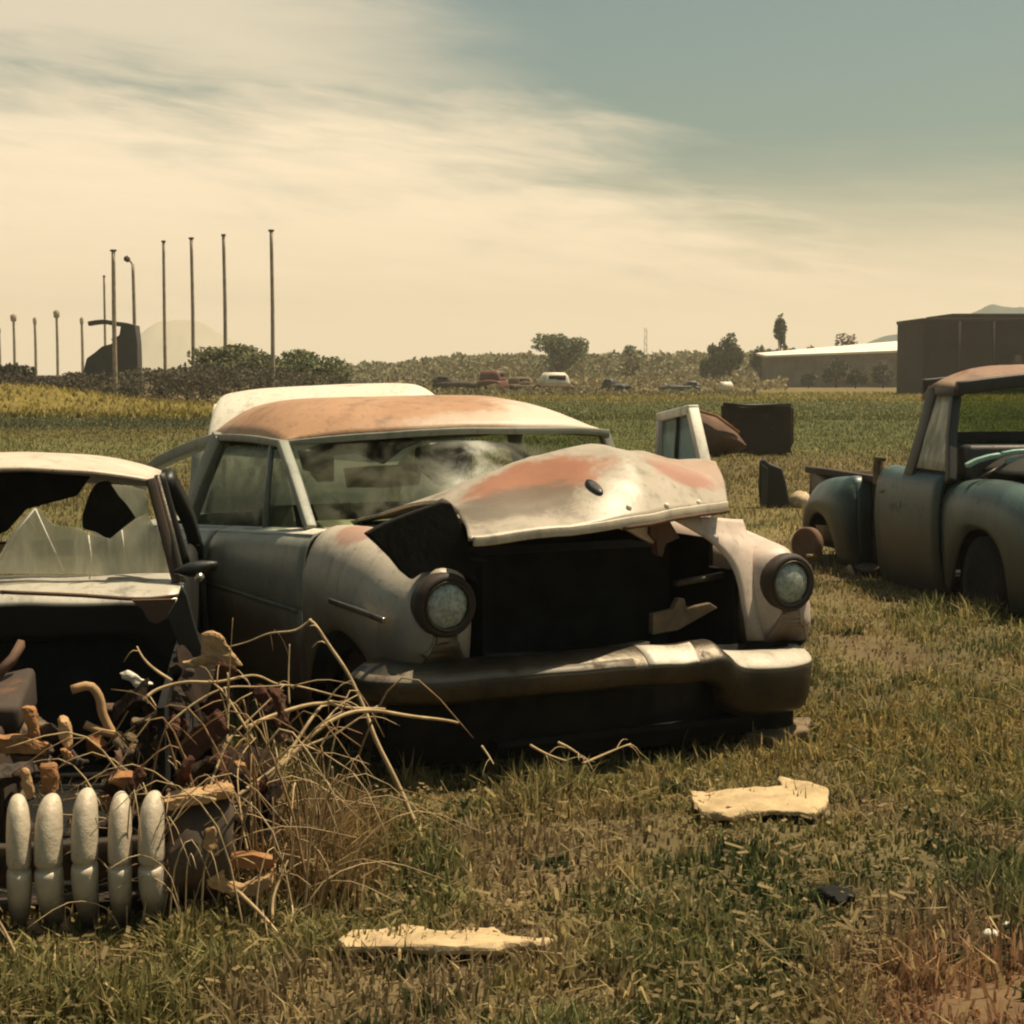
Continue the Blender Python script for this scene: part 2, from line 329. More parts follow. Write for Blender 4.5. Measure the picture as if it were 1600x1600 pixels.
hh = fbm(x*1.6+5, y*1.3); d = 2.0*np.hypot(x-1.22, (y-4.0)*.9)
keep = rng.random(len(x)) < (sm(.18, .5, hh)*.6+.4)*sm(.3, 1.0, d+.4*(hh-.5)); x, y, hh = x[keep], y[keep], hh[keep]
n4 = fbm(x*2.1+60, y*1.5+21); n5 = fbm(x*6+3, y*4.5+8, 3); kk = rng.random(len(x)) < 1-.6*sm(.52, .66, n4); x, y, hh, n5 = x[kk], y[kk], hh[kk], n5[kk]
h = (.014+.085*hh**1.6*(.35+1.5*sm(.38, .70, n5)))*(.45+rng.random(len(x)))
blades('short_grass', x, y, h, .0035+.0035*rng.random(len(x)), bcol(x, y)*1.32, .7, label='short patchy green and straw grass over the near ground')
x, y = scatter(120000, 12, 60, .42)
h = (.02+.05*fbm(x*.8, y*.5)**1.3)*(.5+rng.random(len(x)))*(1+y/140)
blades('field_grass', x, y, h, .004+.0007*y*.5, bcol(x, y, .2)*1.35, .6, tri=True, label='longer field grass running back behind the wrecked cars')
x, y = scatter(45000, 55, 100, .40); kk = (x/y > -.11); x, y = x[kk], y[kk]
blades('green_field', x, y, .04+.07*rng.random(len(x)), .03+0*x, bcol(x, y, .2)*1.3, .7, tri=True, label='low green crop in the field before the yellow strip')
x, y = scatter(42000, 57, 135, .40)
keep = (y > np.where(x/y < -.09, 58, 92)) & (y < np.where(x/y < -.09, 84, 130)); x, y = x[keep], y[keep]
blades('yellow_grass', x, y, (.08+.14*rng.random(len(x))), .06+0*x, bcol(x, y, .25)*1.5, .7, tri=True, label='tall yellow green grass strip at the far edge of the field')
n = 420; cx_, cy_ = scatter(n, 3.8, 12, .36); m_ = 12; x = np.repeat(cx_, m_)+rng.normal(0, .018, n*m_); y = np.repeat(cy_, m_)+rng.normal(0, .018, n*m_)
blades('straw_tufts', x, y, (.02+.075*np.repeat(rng.random(n), m_)**1.5)*(.5+rng.random(n*m_)), .0028+.002*rng.random(n*m_), A([.36, .27, .12])*(.45+.75*np.repeat(rng.random(n), m_))[:, None], 1.1, label='bent dry straw tufts scattered over the near grass')
n = 150; cx_, cy_ = scatter(n, 3.8, 11, .36); m_ = 40; x = np.repeat(cx_, m_)+rng.normal(0, .035, n*m_); y = np.repeat(cy_, m_)+rng.normal(0, .035, n*m_)
blades('green_weeds', x, y, .012+.045*rng.random(n*m_), .005+.006*rng.random(n*m_), A([.060, .082, .030])*(.5+.8*rng.random(n*m_))[:, None], .9, label='dark green leafy weeds in small clumps in the near grass')
# flecks of dead straw lying on the near grass
def litter(name, n, y0, y1, label):
    x, y = scatter(n, y0, y1, .36); kk = fbm(x*2.2+11, y*1.7+3) > .47; x, y = x[kk], y[kk]; n = len(x)
    L = .005+.026*rng.random(n)**3.; w = .002+.004*rng.random(n); th = rng.random(n)*6.28; z = gz(x, y)+.012+.04*rng.random(n); tl = rng.normal(0, .3, n)
    dx, dy = np.cos(th)*L, np.sin(th)*L; px, py = -np.sin(th)*w, np.cos(th)*w; s = np.stack
    V = s([s([x-dx-px, y-dy-py, z-tl*L], 1), s([x+dx-px, y+dy-py, z+tl*L], 1), s([x+dx+px, y+dy+py, z+tl*L+.004], 1), s([x-dx+px, y-dy+py, z-tl*L+.004], 1)], 1).reshape(-1, 3)
    c = A([.34, .25, .115])*(.3+.8*rng.random(n))[:, None]; i = np.arange(n)[:, None]*4
    o = fast_mesh(name, V, [i+np.arange(4)], M['grass'], np.repeat(c, 4, 0)); tag(o, label, 'straw', kind='stuff')
litter('straw_litter', 13000, 3.7, 10, 'dead straw flecks strewn through the near grass')

cl2 = bpy.data.textures.new('soft_lumps', 'CLOUDS'); cl2.noise_scale = .11; cl2.noise_depth = 4
cl = bpy.data.textures.new('lumps', 'CLOUDS'); cl.noise_scale = .035; cl.noise_depth = 3
def lump(o, vox=.007, st_=.02):
    m = o.modifiers.new('remesh', 'REMESH'); m.mode = 'VOXEL'; m.voxel_size = vox
    m = o.modifiers.new('lumps', 'DISPLACE'); m.texture = cl; m.strength = st_; m.mid_level = .5
    m.texture_coords = 'LOCAL'; return o
# ------------------------------------------------------------------ THE SEDAN
S = Pose((.4004, 6.6438), 28)
sedan = empty('wrecked_sedan', (S.o[0], S.o[1], 0), S.rz, 'wrecked cream sedan with buckled raised hood, round headlights and rust orange roof', 'car')
def zbelt(x): return .79+.062*(x+1.0)
def fender(s, mat):
    st = np.array([(-.90, .56, .888, .835, .14), (-.7, .56, .895, .835, .14), (-.45, .57, .895, .815, .14), (-.25, .575, .89, .79, .30), (-.08, .58, .882, .768, .34), (.03, .60, .868, .748, .37), (.075, .63, .84, .725, .41), (.10, .665, .80, .69, .47)])
    st[:, 0] -= .065*sm(-.45, -.05, st[:, 0]); st = cr(st, 40); secs = []
    for x, oi, oo, zt, zb in st:
        if x < -.16: zb = max(zb if x < -.5 else .14, .10+math.sqrt(max(.37**2-(x+.54)**2, 0)))
        zl = max(zt-.36, zb+.02); P = [(oi+.01, .36 if x < -.1 else zb), (oi, zt-.14), (oi+.04, zt-.03), ((oi+oo)/2, zt), (oo-.075, zt-.035), (oo-.02, zt-.12), (oo, zt-.24), (oo-.002, .5*(zt-.24)+.5*zb), (oo-.02, zb)]
        secs.append([(x, s*o, z) for o, z in cr(P, 26)])
    c = np.array([.020, s*.73, .60])                     # round nose closing behind the lamp
    last = np.array(secs[-1]); [secs.append([tuple(p) for p in c+(last-c)*[0, k_, k_]+np.array([dx_, 0, 0])]) for k_, dx_ in ((.95, .016), (.85, .020), (.72, .018), (.5, .0), (.3, -.02))]
    V, F = loft(secs); F += [(i*26+25, (i+1)*26+25, (i+1)*26, i*26) for i in range(30, 44)]; V = dent(V, .010 if s < 0 else .008, 2.6, 3 if s < 0 else 8)
    return O('fender', V, F, mat, sedan, solid=.006)
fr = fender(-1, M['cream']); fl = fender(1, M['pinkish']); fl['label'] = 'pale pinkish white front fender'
mb = MB(); P = [S.on(515, 938, 'y', -.915), S.on(560, 954, 'y', -.918), S.on(600, 970, 'y', -.905)]; mb.bar(P, .012, .022); mb.build('trim_spear', M['chrome'], fr, bevel=.003)
for s in (-1, 1):
    hl = MB().lathe([(-.04, .108), (.008, .112), (.026, .107), (.034, .097), (.028, .086), (.015, .080)], (.020, s*.73, .62), (1, 0, -.03)).build('headlight', M['bezel'], sedan, solid=.003)
    prof = [(.012+.034*math.cos(q), .083*math.sin(q)) for q in np.linspace(R(89), R(1), 9)]
    MB().lathe(prof, (.020, s*.73, .62), (1, 0, -.03)).build('lens', M['lens'], hl)
    MB().lathe([(.021, .084), (.036, .090), (.040, .085), (.032, .079)], (.020, s*.73, .62), (1, 0, -.03)).build('retaining_ring', M['chrome_dark'], hl)
# hood: buckled into a tent; crest, lip and cowl edges
def hood_pt(a, b):                                # a across (0 passenger side .. 1), b 0 cowl .. .5 crest .. 1 lip
    lip = cr([(.13, -.70, .856), (.16, -.42, .883), (.16, -.15, .905), (.10, .12, .920), (.02, .33, .925), (-.06, .505, .932)], 61)
    crest = cr([(-.40, -.505, .945), (-.40, -.36, 1.02), (-.41, -.16, 1.095), (-.42, .05, 1.135), (-.42, .25, 1.122), (-.42, .48, 1.085), (-.44, .69, 1.070)], 61)
    cowl = cr([(-1.14, -.585, .822), (-1.12, -.3, .85), (-1.10, 0, .87), (-1.12, .3, .86), (-1.16, .60, .84)], 61)
    i = min(int(a*60), 59); f = a*60-i; L = lambda c: c[i]*(1-f)+c[i+1]*f
    if b <= .5:
        t = b*2; p = L(cowl)*(1-t)+L(crest)*t; p = p+np.array([0, 0, .03*math.sin(math.pi*t)*t])
    else:
        t = (b-.5)*2; p = L(crest)*(1-t)+L(lip)*t; p = p+np.array([.05, 0, .055])*math.sin(math.pi*t)*(.35+.65*math.exp(-((a-.52)/.3)**2))
        p = p-np.array([0, 0, .035])*math.exp(-((a-.30)/.13)**2)*math.sin(math.pi*t)+np.array([0, 0, .018])*math.exp(-((a-.56)/.05)**2)*math.sin(math.pi*min(1, t*.9+.1))
    return p
na, nb = 60, 46; V = [hood_pt(i/(na-1), j/(nb-1)) for i in range(na) for j in range(nb)]; F = gridF(na, nb)
V = dent(V, .012, 2.4, 5); V = [np.array(v_)+np.array([0, 0, .012*math.sin(math.pi*min(1, (i_ % nb)/(nb-1)))*((.10-min(.10, abs(mnoise.noise(Vector(v_)*1.9+Vector((3, 1, 7))))))/.10)]) for i_, v_ in enumerate(V)]; V = dent(V, .003, 7, 2)
hood = O('hood', V, F, M['hood'], sedan, solid=.012)
E1 = [np.array(V[i*nb+nb-1])+np.array([.006, 0, -.012]) for i in range(na)]
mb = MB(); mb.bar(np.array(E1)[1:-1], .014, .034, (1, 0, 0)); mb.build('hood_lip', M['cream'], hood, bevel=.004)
E2 = [np.array(V[i*nb+nb-1])+np.array([.010, 0, -.032]) for i in range(26, na)]
MB().bar(np.array(E2), .012, .014, (1, 0, 0)).build('rusty_edge', M['rustbrown'], hood)
def hood_near(u, v):
    best = min(range(len(V)), key=lambda i: (lambda q: (q[0]-u)**2+(q[1]-v)**2)(pix(S.o+np.array(V[i])@S.M)) if i % nb > nb//2 else 1e9); return np.array(V[best])
def pix(P):
    q = np.array(P)-CC; kk = q@CF; return 800+FPX*(q@CR)/kk, 800-FPX*(q@CU)/kk
def hood_n(q):
    k_ = min(range(len(V)), key=lambda i_: np.sum((np.array(V[i_])-q)**2)); a1 = np.array(V[k_+1])-np.array(V[k_-1]); a2 = np.array(V[k_+nb])-np.array(V[k_-nb]); m_ = np.cross(a2, a1); m_ /= np.linalg.norm(m_); return m_*(1 if m_[2] > 0 else -1), a1/np.linalg.norm(a1)
c = hood_near(928, 762); n, tv = hood_n(c); sv = np.cross(n, tv)
ring = lambda rx, rz, o: [c+n*o+sv*(rx*math.cos(q)+.008*math.sin(q))+tv*rz*math.sin(q) for q in np.linspace(0, 2*math.pi, 18, endpoint=False)]
Ve, Fe = loft([ring(.022, .052, -.012), ring(.022, .052, .006), ring(.018, .046, .011), ring(.008, .026, .012), ring(.0005, .001, .012)], True); O('emblem_base', Ve, Fe, M['black_sheet'], hood)
for u_, v_ in ((985, 795), (1040, 790), (1090, 783)):
    q = hood_near(u_, v_); MB().lathe([(-.01, .012), (.006, .011), (.010, .006), (.011, .001)], q, hood_n(q)[0], 10).build('hood_bolt', M['whitepaint'], hood)
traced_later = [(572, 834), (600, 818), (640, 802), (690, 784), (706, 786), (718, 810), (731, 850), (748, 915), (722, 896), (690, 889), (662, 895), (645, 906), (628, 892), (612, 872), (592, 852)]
# cowl, engine bay, front end
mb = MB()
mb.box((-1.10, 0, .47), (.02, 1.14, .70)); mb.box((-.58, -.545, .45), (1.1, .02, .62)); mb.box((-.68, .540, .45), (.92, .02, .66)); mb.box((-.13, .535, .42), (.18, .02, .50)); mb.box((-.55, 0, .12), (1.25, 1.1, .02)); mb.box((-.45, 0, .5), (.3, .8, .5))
mb.build('engine_bay', M['dark'], sedan, smooth=False)  # black walls put the bay's shade into the colour
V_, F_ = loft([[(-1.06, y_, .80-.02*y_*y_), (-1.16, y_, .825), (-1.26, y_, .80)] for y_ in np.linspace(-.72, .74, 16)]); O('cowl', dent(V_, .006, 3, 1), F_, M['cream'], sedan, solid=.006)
# left part of the nose sheet between hood and left fender
inn = [(1036, 806), (1075, 826), (1112, 848), (1138, 876), (1152, 910), (1160, 955), (1166, 1000)]; outr = [(1158, 812), (1168, 838), (1188, 858), (1194, 885), (1188, 920), (1190, 960), (1200, 1000)]
xs = np.linspace(-.20, -.02, 7); secs = []
for (a_, b_, xx) in zip(cr(inn, 20), cr(outr, 20), cr(np.linspace(-.10, .0, 7)[:, None], 20)[:, 0]):
    p0 = S.on(*a_, 'x', xx+.02); p1 = S.on(*b_, 'x', xx-.06); secs.append([p0*(1-t)+p1*t+np.array([.03*math.sin(math.pi*t), 0, 0]) for t in np.linspace(0, 1, 7)])
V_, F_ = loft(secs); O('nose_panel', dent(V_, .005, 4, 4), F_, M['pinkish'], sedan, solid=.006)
# radiator shell remnant under the hood, bars in the mouth
def traced(P, plane, val, depth, mat, name, parent, pose=S, **kw):
    Q_ = [pose.on(u, v, plane, val) for u, v in P]; i = 'xyz'.index(plane); e = np.zeros(3); e[i] = -depth; n = len(Q_)
    Vt = Q_+[q+e for q in Q_]; Ft = [tuple(range(n)), tuple(range(2*n-1, n-1, -1))]+[(j, n+j, n+(j+1) % n, (j+1) % n) for j in range(n)]
    return O(name, Vt, Ft, mat, parent, smooth=False, **kw)
traced(traced_later, 'x', -.02, .03, M['dark'], 'hood_side_shade', sedan, bevel=.006)  # black sheet painting the shade at the hood's raised side
traced([(925, 822), (960, 812), (1005, 808), (1030, 812), (1022, 850), (1005, 842), (985, 830), (955, 824)], 'x', -.05, .03, M['pinkish'], 'latch_panel', sedan, bevel=.004)
traced([(1018, 812), (1045, 812), (1062, 840), (1040, 850), (1035, 870), (1028, 866), (1026, 846), (1016, 835)], 'x', -.03, .04, M['rustbrown'], 'hood_latch', sedan)
b1 = MB(); b1.bar([S.on(1056, 912, 'x', -.08), S.on(1130, 898, 'x', -.08)], .03, .02, (1, 0, 0)); b1.build('grille_bar', M['chrome_dark'], sedan)
traced([(1020, 960), (1052, 952), (1060, 935), (1070, 935), (1074, 950), (1110, 942), (1122, 950), (1060, 985), (1020, 992)], 'x', -.02, .03, M['wood'], 'broken_splash_panel', sedan, bevel=.004)
b1 = MB(); b1.bar([S.on(760, 1032, 'x', .02), S.on(900, 1030, 'x', .05), S.on(1010, 1012, 'x', .05)], .05, .05, (1, 0, 0)); b1.build('lower_valance', M['darkrust'], sedan)
V_, F_ = loft([[(.04-.10*abs(y_)**2, y_, z_) for z_ in (.40, .3, .18, .05)] for y_ in np.linspace(-.92, .80, 16)]); O('under_car_shade', dent(V_, .01, 4, 2), F_, M['dark'], sedan, solid=.006)  # black sheet painting the shadow under the car
# bumper
top = cr([(-.16, -1.00, .42), (.02, -.985, .425), (.12, -.80, .425), (.165, -.4, .428), (.17, 0, .430), (.17, .16, .425), (.18, .24, .435), (.19, .33, .435), (.15, .43, .385), (.14, .60, .372), (.10, .76, .368), (-.02, .865, .372), (-.14, .89, .375)], 70)
secs = []
for i, (x_, y_, z_) in enumerate(top):
    tn = top[min(i+1, 69)]-top[max(i-1, 0)]; nn = np.array([tn[1], -tn[0], 0]); nn /= np.linalg.norm(nn); p = np.array([x_, y_, z_])
    hs_ = .46+.54*sm(.22, .48, y_); secs.append([p+nn*o+np.array([0, 0, dz if dz > -.055 else -.055+(dz+.055)*hs_]) for o, dz in [(-.13, .0), (-.11, .002), (-.08, .001), (-.05, -.008), (-.03, -.018), (-.01, -.031), (.004, -.043), (.010, -.050), (.014, -.058), (.015, -.07), (.014, -.10), (.012, -.13), (.008, -.16), (.002, -.19), (-.008, -.212), (-.02, -.226), (-.04, -.235), (-.07, -.24)]])
V_, F_ = loft(secs); V_ = dent(V_, .008, 3, 6); bump = O('bumper', V_, F_, M['chrome_dark'], sedan, solid=.006)
def strip(i0, i1, j0, j1):
    VV = np.array(V_).reshape(70, 18, 3)[i0:i1, j0:j1]+np.array([0, 0, .004]); return VV.reshape(-1, 3), gridF(i1-i0, j1-j0)
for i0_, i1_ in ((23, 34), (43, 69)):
    a_, f_ = strip(i0_, i1_, 2, 9); O('lit_top_strip', a_, f_, M['bumper_lit_tone'], bump, solid=.003)  # pale strips paint the sunlit top of the bumper
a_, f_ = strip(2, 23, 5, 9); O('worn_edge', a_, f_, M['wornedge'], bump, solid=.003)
for y_ in (-.42, .40):
    MB().bar([(.05, y_, .33), (-.5, y_, .30)], .06, .05).build('bumper_iron', M['darkrust'], sedan)
# doors, rear body
def side_sec(x, s, zb0=None):
    zb = zbelt(x); tb = 1-.10*sm(-3.6, -4.4, x)
    return [(x, s*o*tb, z) for o, z in cr([(.735, zb-.03), (.745, zb), (.80, zb+.004), (.85, zb-.03), (.876, zb-.11), (.884, .53), (.878, .50), (.884, .47), (.872, .30), (.845, .15), (.80, .10)], 28)]
def panel(name, x0, x1, s, mat, amp=.006, seed=1):
    V, F = loft([side_sec(x, s) for x in np.linspace(x0, x1, 16)]); return O(name, dent(V, amp, 2.5, seed), F, mat, sedan, solid=.008)
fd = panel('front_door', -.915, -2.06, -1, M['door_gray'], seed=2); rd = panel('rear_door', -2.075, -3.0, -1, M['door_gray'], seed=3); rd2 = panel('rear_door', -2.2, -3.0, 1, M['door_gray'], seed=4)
for (x_, p_) in ((-1.9, fd), (-2.85, rd)):
    MB().bar([(x_, -.9, .585), (x_-.07, -.905, .583), (x_-.13, -.895, .58)], .018, .02).build('handle', M['chrome'], p_, bevel=.004)
a_ = [(x_, -.80, zbelt(x_)+.006) for x_ in np.linspace(-.93, -2.05, 9)]; MB().bar(a_, .075, .012, (0, 1, .25)).build('belt_highlight', M['whiteframe'], fd, bevel=.003)  # white strip paints the sunlit belt ledge
a_ = [(x_, -.80, zbelt(x_)+.006) for x_ in np.linspace(-2.08, -2.98, 9)]; MB().bar(a_, .075, .012, (0, 1, .25)).build('belt_highlight', M['whiteframe'], rd, bevel=.003)
mb = MB()
mb.bar([(-.95, -.892, .498), (-1.6, -.892, .497), (-2.05, -.892, .495)], .012, .014); mb.build('trim_strip', M['pillar_gray'], fd)
for s in (-1, 1):
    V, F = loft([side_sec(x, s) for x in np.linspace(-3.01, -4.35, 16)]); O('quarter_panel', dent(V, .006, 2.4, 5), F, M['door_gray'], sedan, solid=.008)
secs = [[(x, o*(1-.08*t), zbelt(x)+.05*(1-abs(o/.76)**2.5)-.30*max(0, t-.55)**1.4) for o in np.linspace(-.76, .76, 17)] for t, x in zip(np.linspace(0, 1, 12), np.linspace(-3.35, -4.42, 12))]
V, F = loft(secs); O('trunk_lid', V, F, M['door_gray'], sedan, solid=.008)
mb = MB(); mb.box((-2.7, 0, .16), (3.2, 1.5, .03)); mb.box((-4.33, 0, .36), (.03, 1.42, .42)); mb.box((-3.34, 0, .42), (.03, 1.4, .5)); mb.build('floor_pan', M['dark'], sedan, smooth=False)
mb = MB(); mb.box((-1.3, 0, .70), (.18, 1.36, .17)); mb.build('dashboard', M['seat'], sedan, bevel=.03)
# roof
Lr = cr([(-1.60, -.705, 1.135), (-1.95, -.715, 1.145), (-2.4, -.70, 1.135), (-2.95, -.60, 1.09)], 30); Rr = cr([(-1.33, .735, 1.165), (-1.9, .74, 1.16), (-2.4, .71, 1.14), (-2.95, .60, 1.09)], 30)
secs = []
for i in range(30):
    t = i/29; ring_ = []
    for w in np.linspace(0, 1, 33):
        p = Lr[i]*(1-w)+Rr[i]*w; q = 2*w-1; bow = (1-q*q); cx = .15*bow*(1-t)**2-.10*bow*t**3
        dome = .160*(1-abs(q)**5.5)*(.03+.97*(1-(1-min(1, t/.42))**2.4))
        if t > .6: dome *= 1-.55*((t-.6)/.4)**2
        ring_.append(p+np.array([cx, 0, dome+.032*bow*(1-t)**3]))
    secs.append(ring_)
V, F = loft(secs); V = dent(V, .006, 2.2, 9); roof = O('roof', V, F, M['roof'], sedan, solid=.012)
fe = np.array(V[:33])+np.array([.005, 0, -.014]); MB().bar(fe, .02, .03, (1, 0, 0)).build('windscreen_header', M['pillar_gray'], roof, bevel=.005)
for P_ in (Lr, Rr):
    MB().bar(P_[::2]+np.array([0, 0, -.012]), .03, .032).build('drip_rail', M['pillar_gray'], roof, bevel=.005)
MB().bar(Lr[2:26:2]+np.array([0, .06, -.03]), .03, .04).build('headliner', M['dark'], roof)
def pillar(P_, w, h, s): return MB().bar(cr(P_, 10), w, h).build('pillar', M['pillar_gray'], sedan, bevel=.006)
pillar([(-1.10, -.775, .80), (-1.33, -.745, .97), (-1.59, -.705, 1.125)], .045, .04, 0); pillar([(-1.22, .79, .82), (-1.30, .765, 1.0), (-1.36, .735, 1.15)], .045, .04, 0)
pillar([(-2.65, -.785, .70), (-2.52, -.745, .93), (-2.40, -.70, 1.125)], .05, .10, 0); pillar([(-2.15, .785, .72), (-2.15, .75, .93), (-2.18, .715, 1.14)], .05, .08, 0)
pillar([(-3.75, -.74, .63), (-3.62, -.735, .80), (-3.38, -.72, .945), (-2.9, -.64, 1.07), (-2.4, -.70, 1.115)], .06, .055, 0); pillar([(-3.75, .74, .63), (-3.62, .735, .80), (-3.38, .70, .945), (-2.93, .60, 1.09)], .06, .055, 0)
MB().bar([(-1.62, -.775, .755), (-1.66, -.745, .95), (-1.70, -.71, 1.125)], .02, .025).build('vent_post', M['pillar_gray'], fd)
MB().bar(cr([(-2.93, -.58, 1.08), (-2.98, 0, 1.12), (-2.93, .58, 1.08)], 9), .05, .05, (1, 0, 0)).build('rear_header', M['pillar_gray'], sedan)
# glass
def pane(name, A_, B_, C_, D_, mat, parent, n=14, bulge=(0, 0, 0), th=.004):
    A_, B_, C_, D_ = map(np.array, (A_, B_, C_, D_)); secs = []
    for t in np.linspace(0, 1, n):
        secs.append([(A_*(1-t)+B_*t)*(1-w)+(D_*(1-t)+C_*t)*w+np.array(bulge)*math.sin(math.pi*t) for w in np.linspace(0, 1, 8)])
    V, F = loft(secs); return O(name, V, F, mat, parent, solid=th)
pane('windscreen', (-1.10, -.73, .805), (-1.18, .75, .83), (-1.36, .71, 1.155), (-1.585, -.68, 1.128), M['glass'], sedan, bulge=(.13, 0, .030))
pane('window', (-1.28, -.765, .775), (-2.5, -.765, .70), (-2.38, -.70, 1.11), (-1.62, -.70, 1.115), M['sideglass'], fd)
# inside
def cushion(name, c, d, ry=0):
    return MB().box(c, d, ry=ry).build(name, M['seat'], sedan, bevel=.06)
cushion('front_seat', (-2.0, -.02, .55), (.16, 1.3, .56), -.2); cushion('rear_seat', (-3.0, 0, .5), (.16, 1.3, .46), -.25)
traced([(540, 732), (590, 728), (652, 726), (660, 738), (655, 758), (600, 762), (545, 762)], 'x', -2.86, .03, M['cardboard'], 'pale_view_patch', sedan)  # added pale sheets standing for bright ground seen through the cabin
traced([(486, 722), (500, 713), (522, 714), (522, 752), (500, 754), (488, 742)], 'x', -2.84, .03, M['cardboard'], 'pale_view_patch', sedan)
th = np.linspace(0, 2*math.pi, 29); c = np.array([-1.50, .30, .93]); ax1 = np.array([0, 1., 0]); ax2 = np.array([-.5, 0, .866])
sw = MB(); sw.tube([c+.20*(math.cos(q)*ax1+math.sin(q)*ax2) for q in th], .013, 8); sw.tube([c+.2*ax1, c, c-.2*ax1], .01, 6); sw.tube([c, c+np.array([.24, 0, -.2])], .02, 6); sw.build('steering_wheel', M['black_sheet'], sedan)
traced([(655, 700), (700, 690), (740, 690), (738, 735), (712, 752), (690, 760), (668, 742), (652, 730)], 'x', -1.9, .05, M['seat'], 'torn_headlining', sedan, bevel=.01)
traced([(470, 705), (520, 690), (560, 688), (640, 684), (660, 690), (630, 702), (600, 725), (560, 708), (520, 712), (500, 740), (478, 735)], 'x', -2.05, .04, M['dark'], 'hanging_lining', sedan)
traced([(690, 744), (705, 736), (714, 742), (712, 752), (700, 756)], 'x', -1.4, .03, M['whitepaint'], 'pale_rag', sedan)
for s in (-1, 1):
    w = MB().lathe([(-.09, .21), (-.085, .30), (-.06, .335), (.06, .335), (.085, .30), (.09, .21)], (-.54, s*.74, .19), (0, s, 0), 36).build('wheel', M['rubber'], sedan)
    MB().lathe([(.05, .215), (.03, .19), (.02, .10), (.04, .06), (.045, .001)], (-.54, s*.74, .19), (0, s, 0), 28).build('rim', M['rustbrown'], w)
# driver's door swung wide open behind the hood
dr = empty('open_door', (0, 0, 0)); bpy.data.objects.remove(dr)
h0, h1 = S.loc(atY(1032, 700, 8.45)), S.loc(atY(1106, 700, 7.85)); h0[2] = h1[2] = 0
e = (h1-h0)/np.linalg.norm(h1-h0); wd = np.linalg.norm(h1-h0); z1 = 1.02
q = lambda a_, z_: h0+e*a_*wd+np.array([0, 0, z_])
V, F = loft([[q(a_, z_)+np.array([0, .03*math.sin(math.pi*(z_-.15)/.9), 0]) for z_ in np.linspace(.15, z1, 12)] for a_ in np.linspace(0, .98, 8)])
door = O('open_door', V, F, M['whiteframe'], sedan, solid=.06); door['label'] = 'white driver door swung wide open'
fr_ = MB()
corner = [q(.02, z1-.02), q(.03, 1.215), q(.68, 1.262), q(.97, z1-.02)]
fr_.bar([corner[0], corner[1]], .04, .05, e); fr_.bar([corner[1]-e*.02, corner[2]+e*.02], .04, .05, (0, 0, 1)); fr_.bar([corner[2], corner[3]], .04, .05, e); fr_.build('window_frame', M['whiteframe'], door, bevel=.005)
pane('window', corner[0], corner[3], corner[2], corner[1], M['skyglass'], door)
MB().bar([q(.38, z1), q(.42, 1.235)], .025, .03, e).build('vent_post', M['black_sheet'], door)

# ------------------------------------------------------------------ THE TOOTHED-GRILLE CAR at the left
B = Pose((-1.5, 4.52), 8)
hulk = empty('stripped_car', (B.o[0], B.o[1], 0), B.rz, 'stripped black car with smashed windscreen, gutted engine bay and tall chrome grille teeth', 'car')
tooth = None
prof = cr([(0, .042, -.03), (.05, .056, -.005), (.10, .066, .02), (.165, .070, .028), (.179, .061, .02), (.185, .061, .02), (.20, .069, .026), (.27, .068, .016), (.318, .061, .0), (.342, .047, -.012), (.354, .028, -.02), (.358, .006, -.025)], 46)
secs = [[(xo+.55*rr*math.cos(q)*1.25, rr*.47*math.sin(q)*1.0, z) for q in np.linspace(0, 2*math.pi, 20, endpoint=False)] for z, rr, xo in prof]
VT, FT = loft(secs, True, True)
for i in range(9):
    y_ = .590-.0845*i; dx, dz, tl = random.uniform(-.004, .004), random.uniform(-.005, .005), random.uniform(-.007, .007)
    if tooth is None: tooth = o = O('grille_tooth', VT, FT, M['tooth'], hulk)
    else: o = tooth.copy(); col.objects.link(o); o.parent = hulk
    o.location = (dx, y_, .0+dz); o.rotation_euler = (tl, .03, random.uniform(-.2, .2)); o.scale = (1, random.uniform(.92, 1.08), random.uniform(.985, 1.015))
mb = MB(); mb.bar(cr([(-.10, -.62, .17), (-.06, -.3, .17), (-.04, 0, .17), (-.05, .3, .17), (-.09, .60, .17)], 20), .04, .10, (1, 0, 0)); mb.build('bumper_bar', M['darkrust'], hulk, bevel=.008)
mb = MB(); mb.bar(cr([(-.16, -.62, .03), (-.12, 0, .03), (-.16, .62, .03)], 12), .06, .04, (1, 0, 0)); mb.build('grille_sill', M['darkrust'], hulk)
# broken bumper end to the right of the teeth
V, F = loft([[(x_, y_, z_-.01*k_) for k_, (x_, z_) in enumerate(cr([(-.14, zt-.02), (-.07, zt+.012), (.0, zt-.012), (.035, zt-.055), (.02, zt-.12), (-.05, zt-.17)], 12))] for y_, zt in zip(np.linspace(.625, .79, 12), cr(np.array([.31, .325, .335, .345])[:, None], 12)[:, 0])])
O('bumper_end', dent(V, .016, 8, 3), F, metal('shaded_brown', (.12, .085, .052), (.06, .042, .028), (.10, .05, .03), .52, 7, .85), hulk, solid=.006)  # face darkened in colour to read as shaded
lump(MB().bar([(-.05, .62, .315), (-.045, .68, .328), (-.05, .74, .336), (-.06, .785, .348)], .10, .03, (1, 0, 0)).build('guard_lit_top', M['tan'], hulk), .008, .02)  # tan bar paints the lit top of the bumper end
traced([(318, 1300), (335, 1292), (340, 1310), (350, 1345), (350, 1372), (375, 1385), (420, 1370), (432, 1350), (425, 1385), (400, 1402), (360, 1400), (330, 1392), (314, 1365)], 'x', .03, .03, M['tan'], 'cracked_guard', hulk, B); lump(bpy.data.objects['cracked_guard'], .007, .022)
traced([(350, 1340), (395, 1336), (430, 1345), (425, 1358), (350, 1356)], 'x', .0, .05, M['rust'], 'guard_strip', hulk, B)
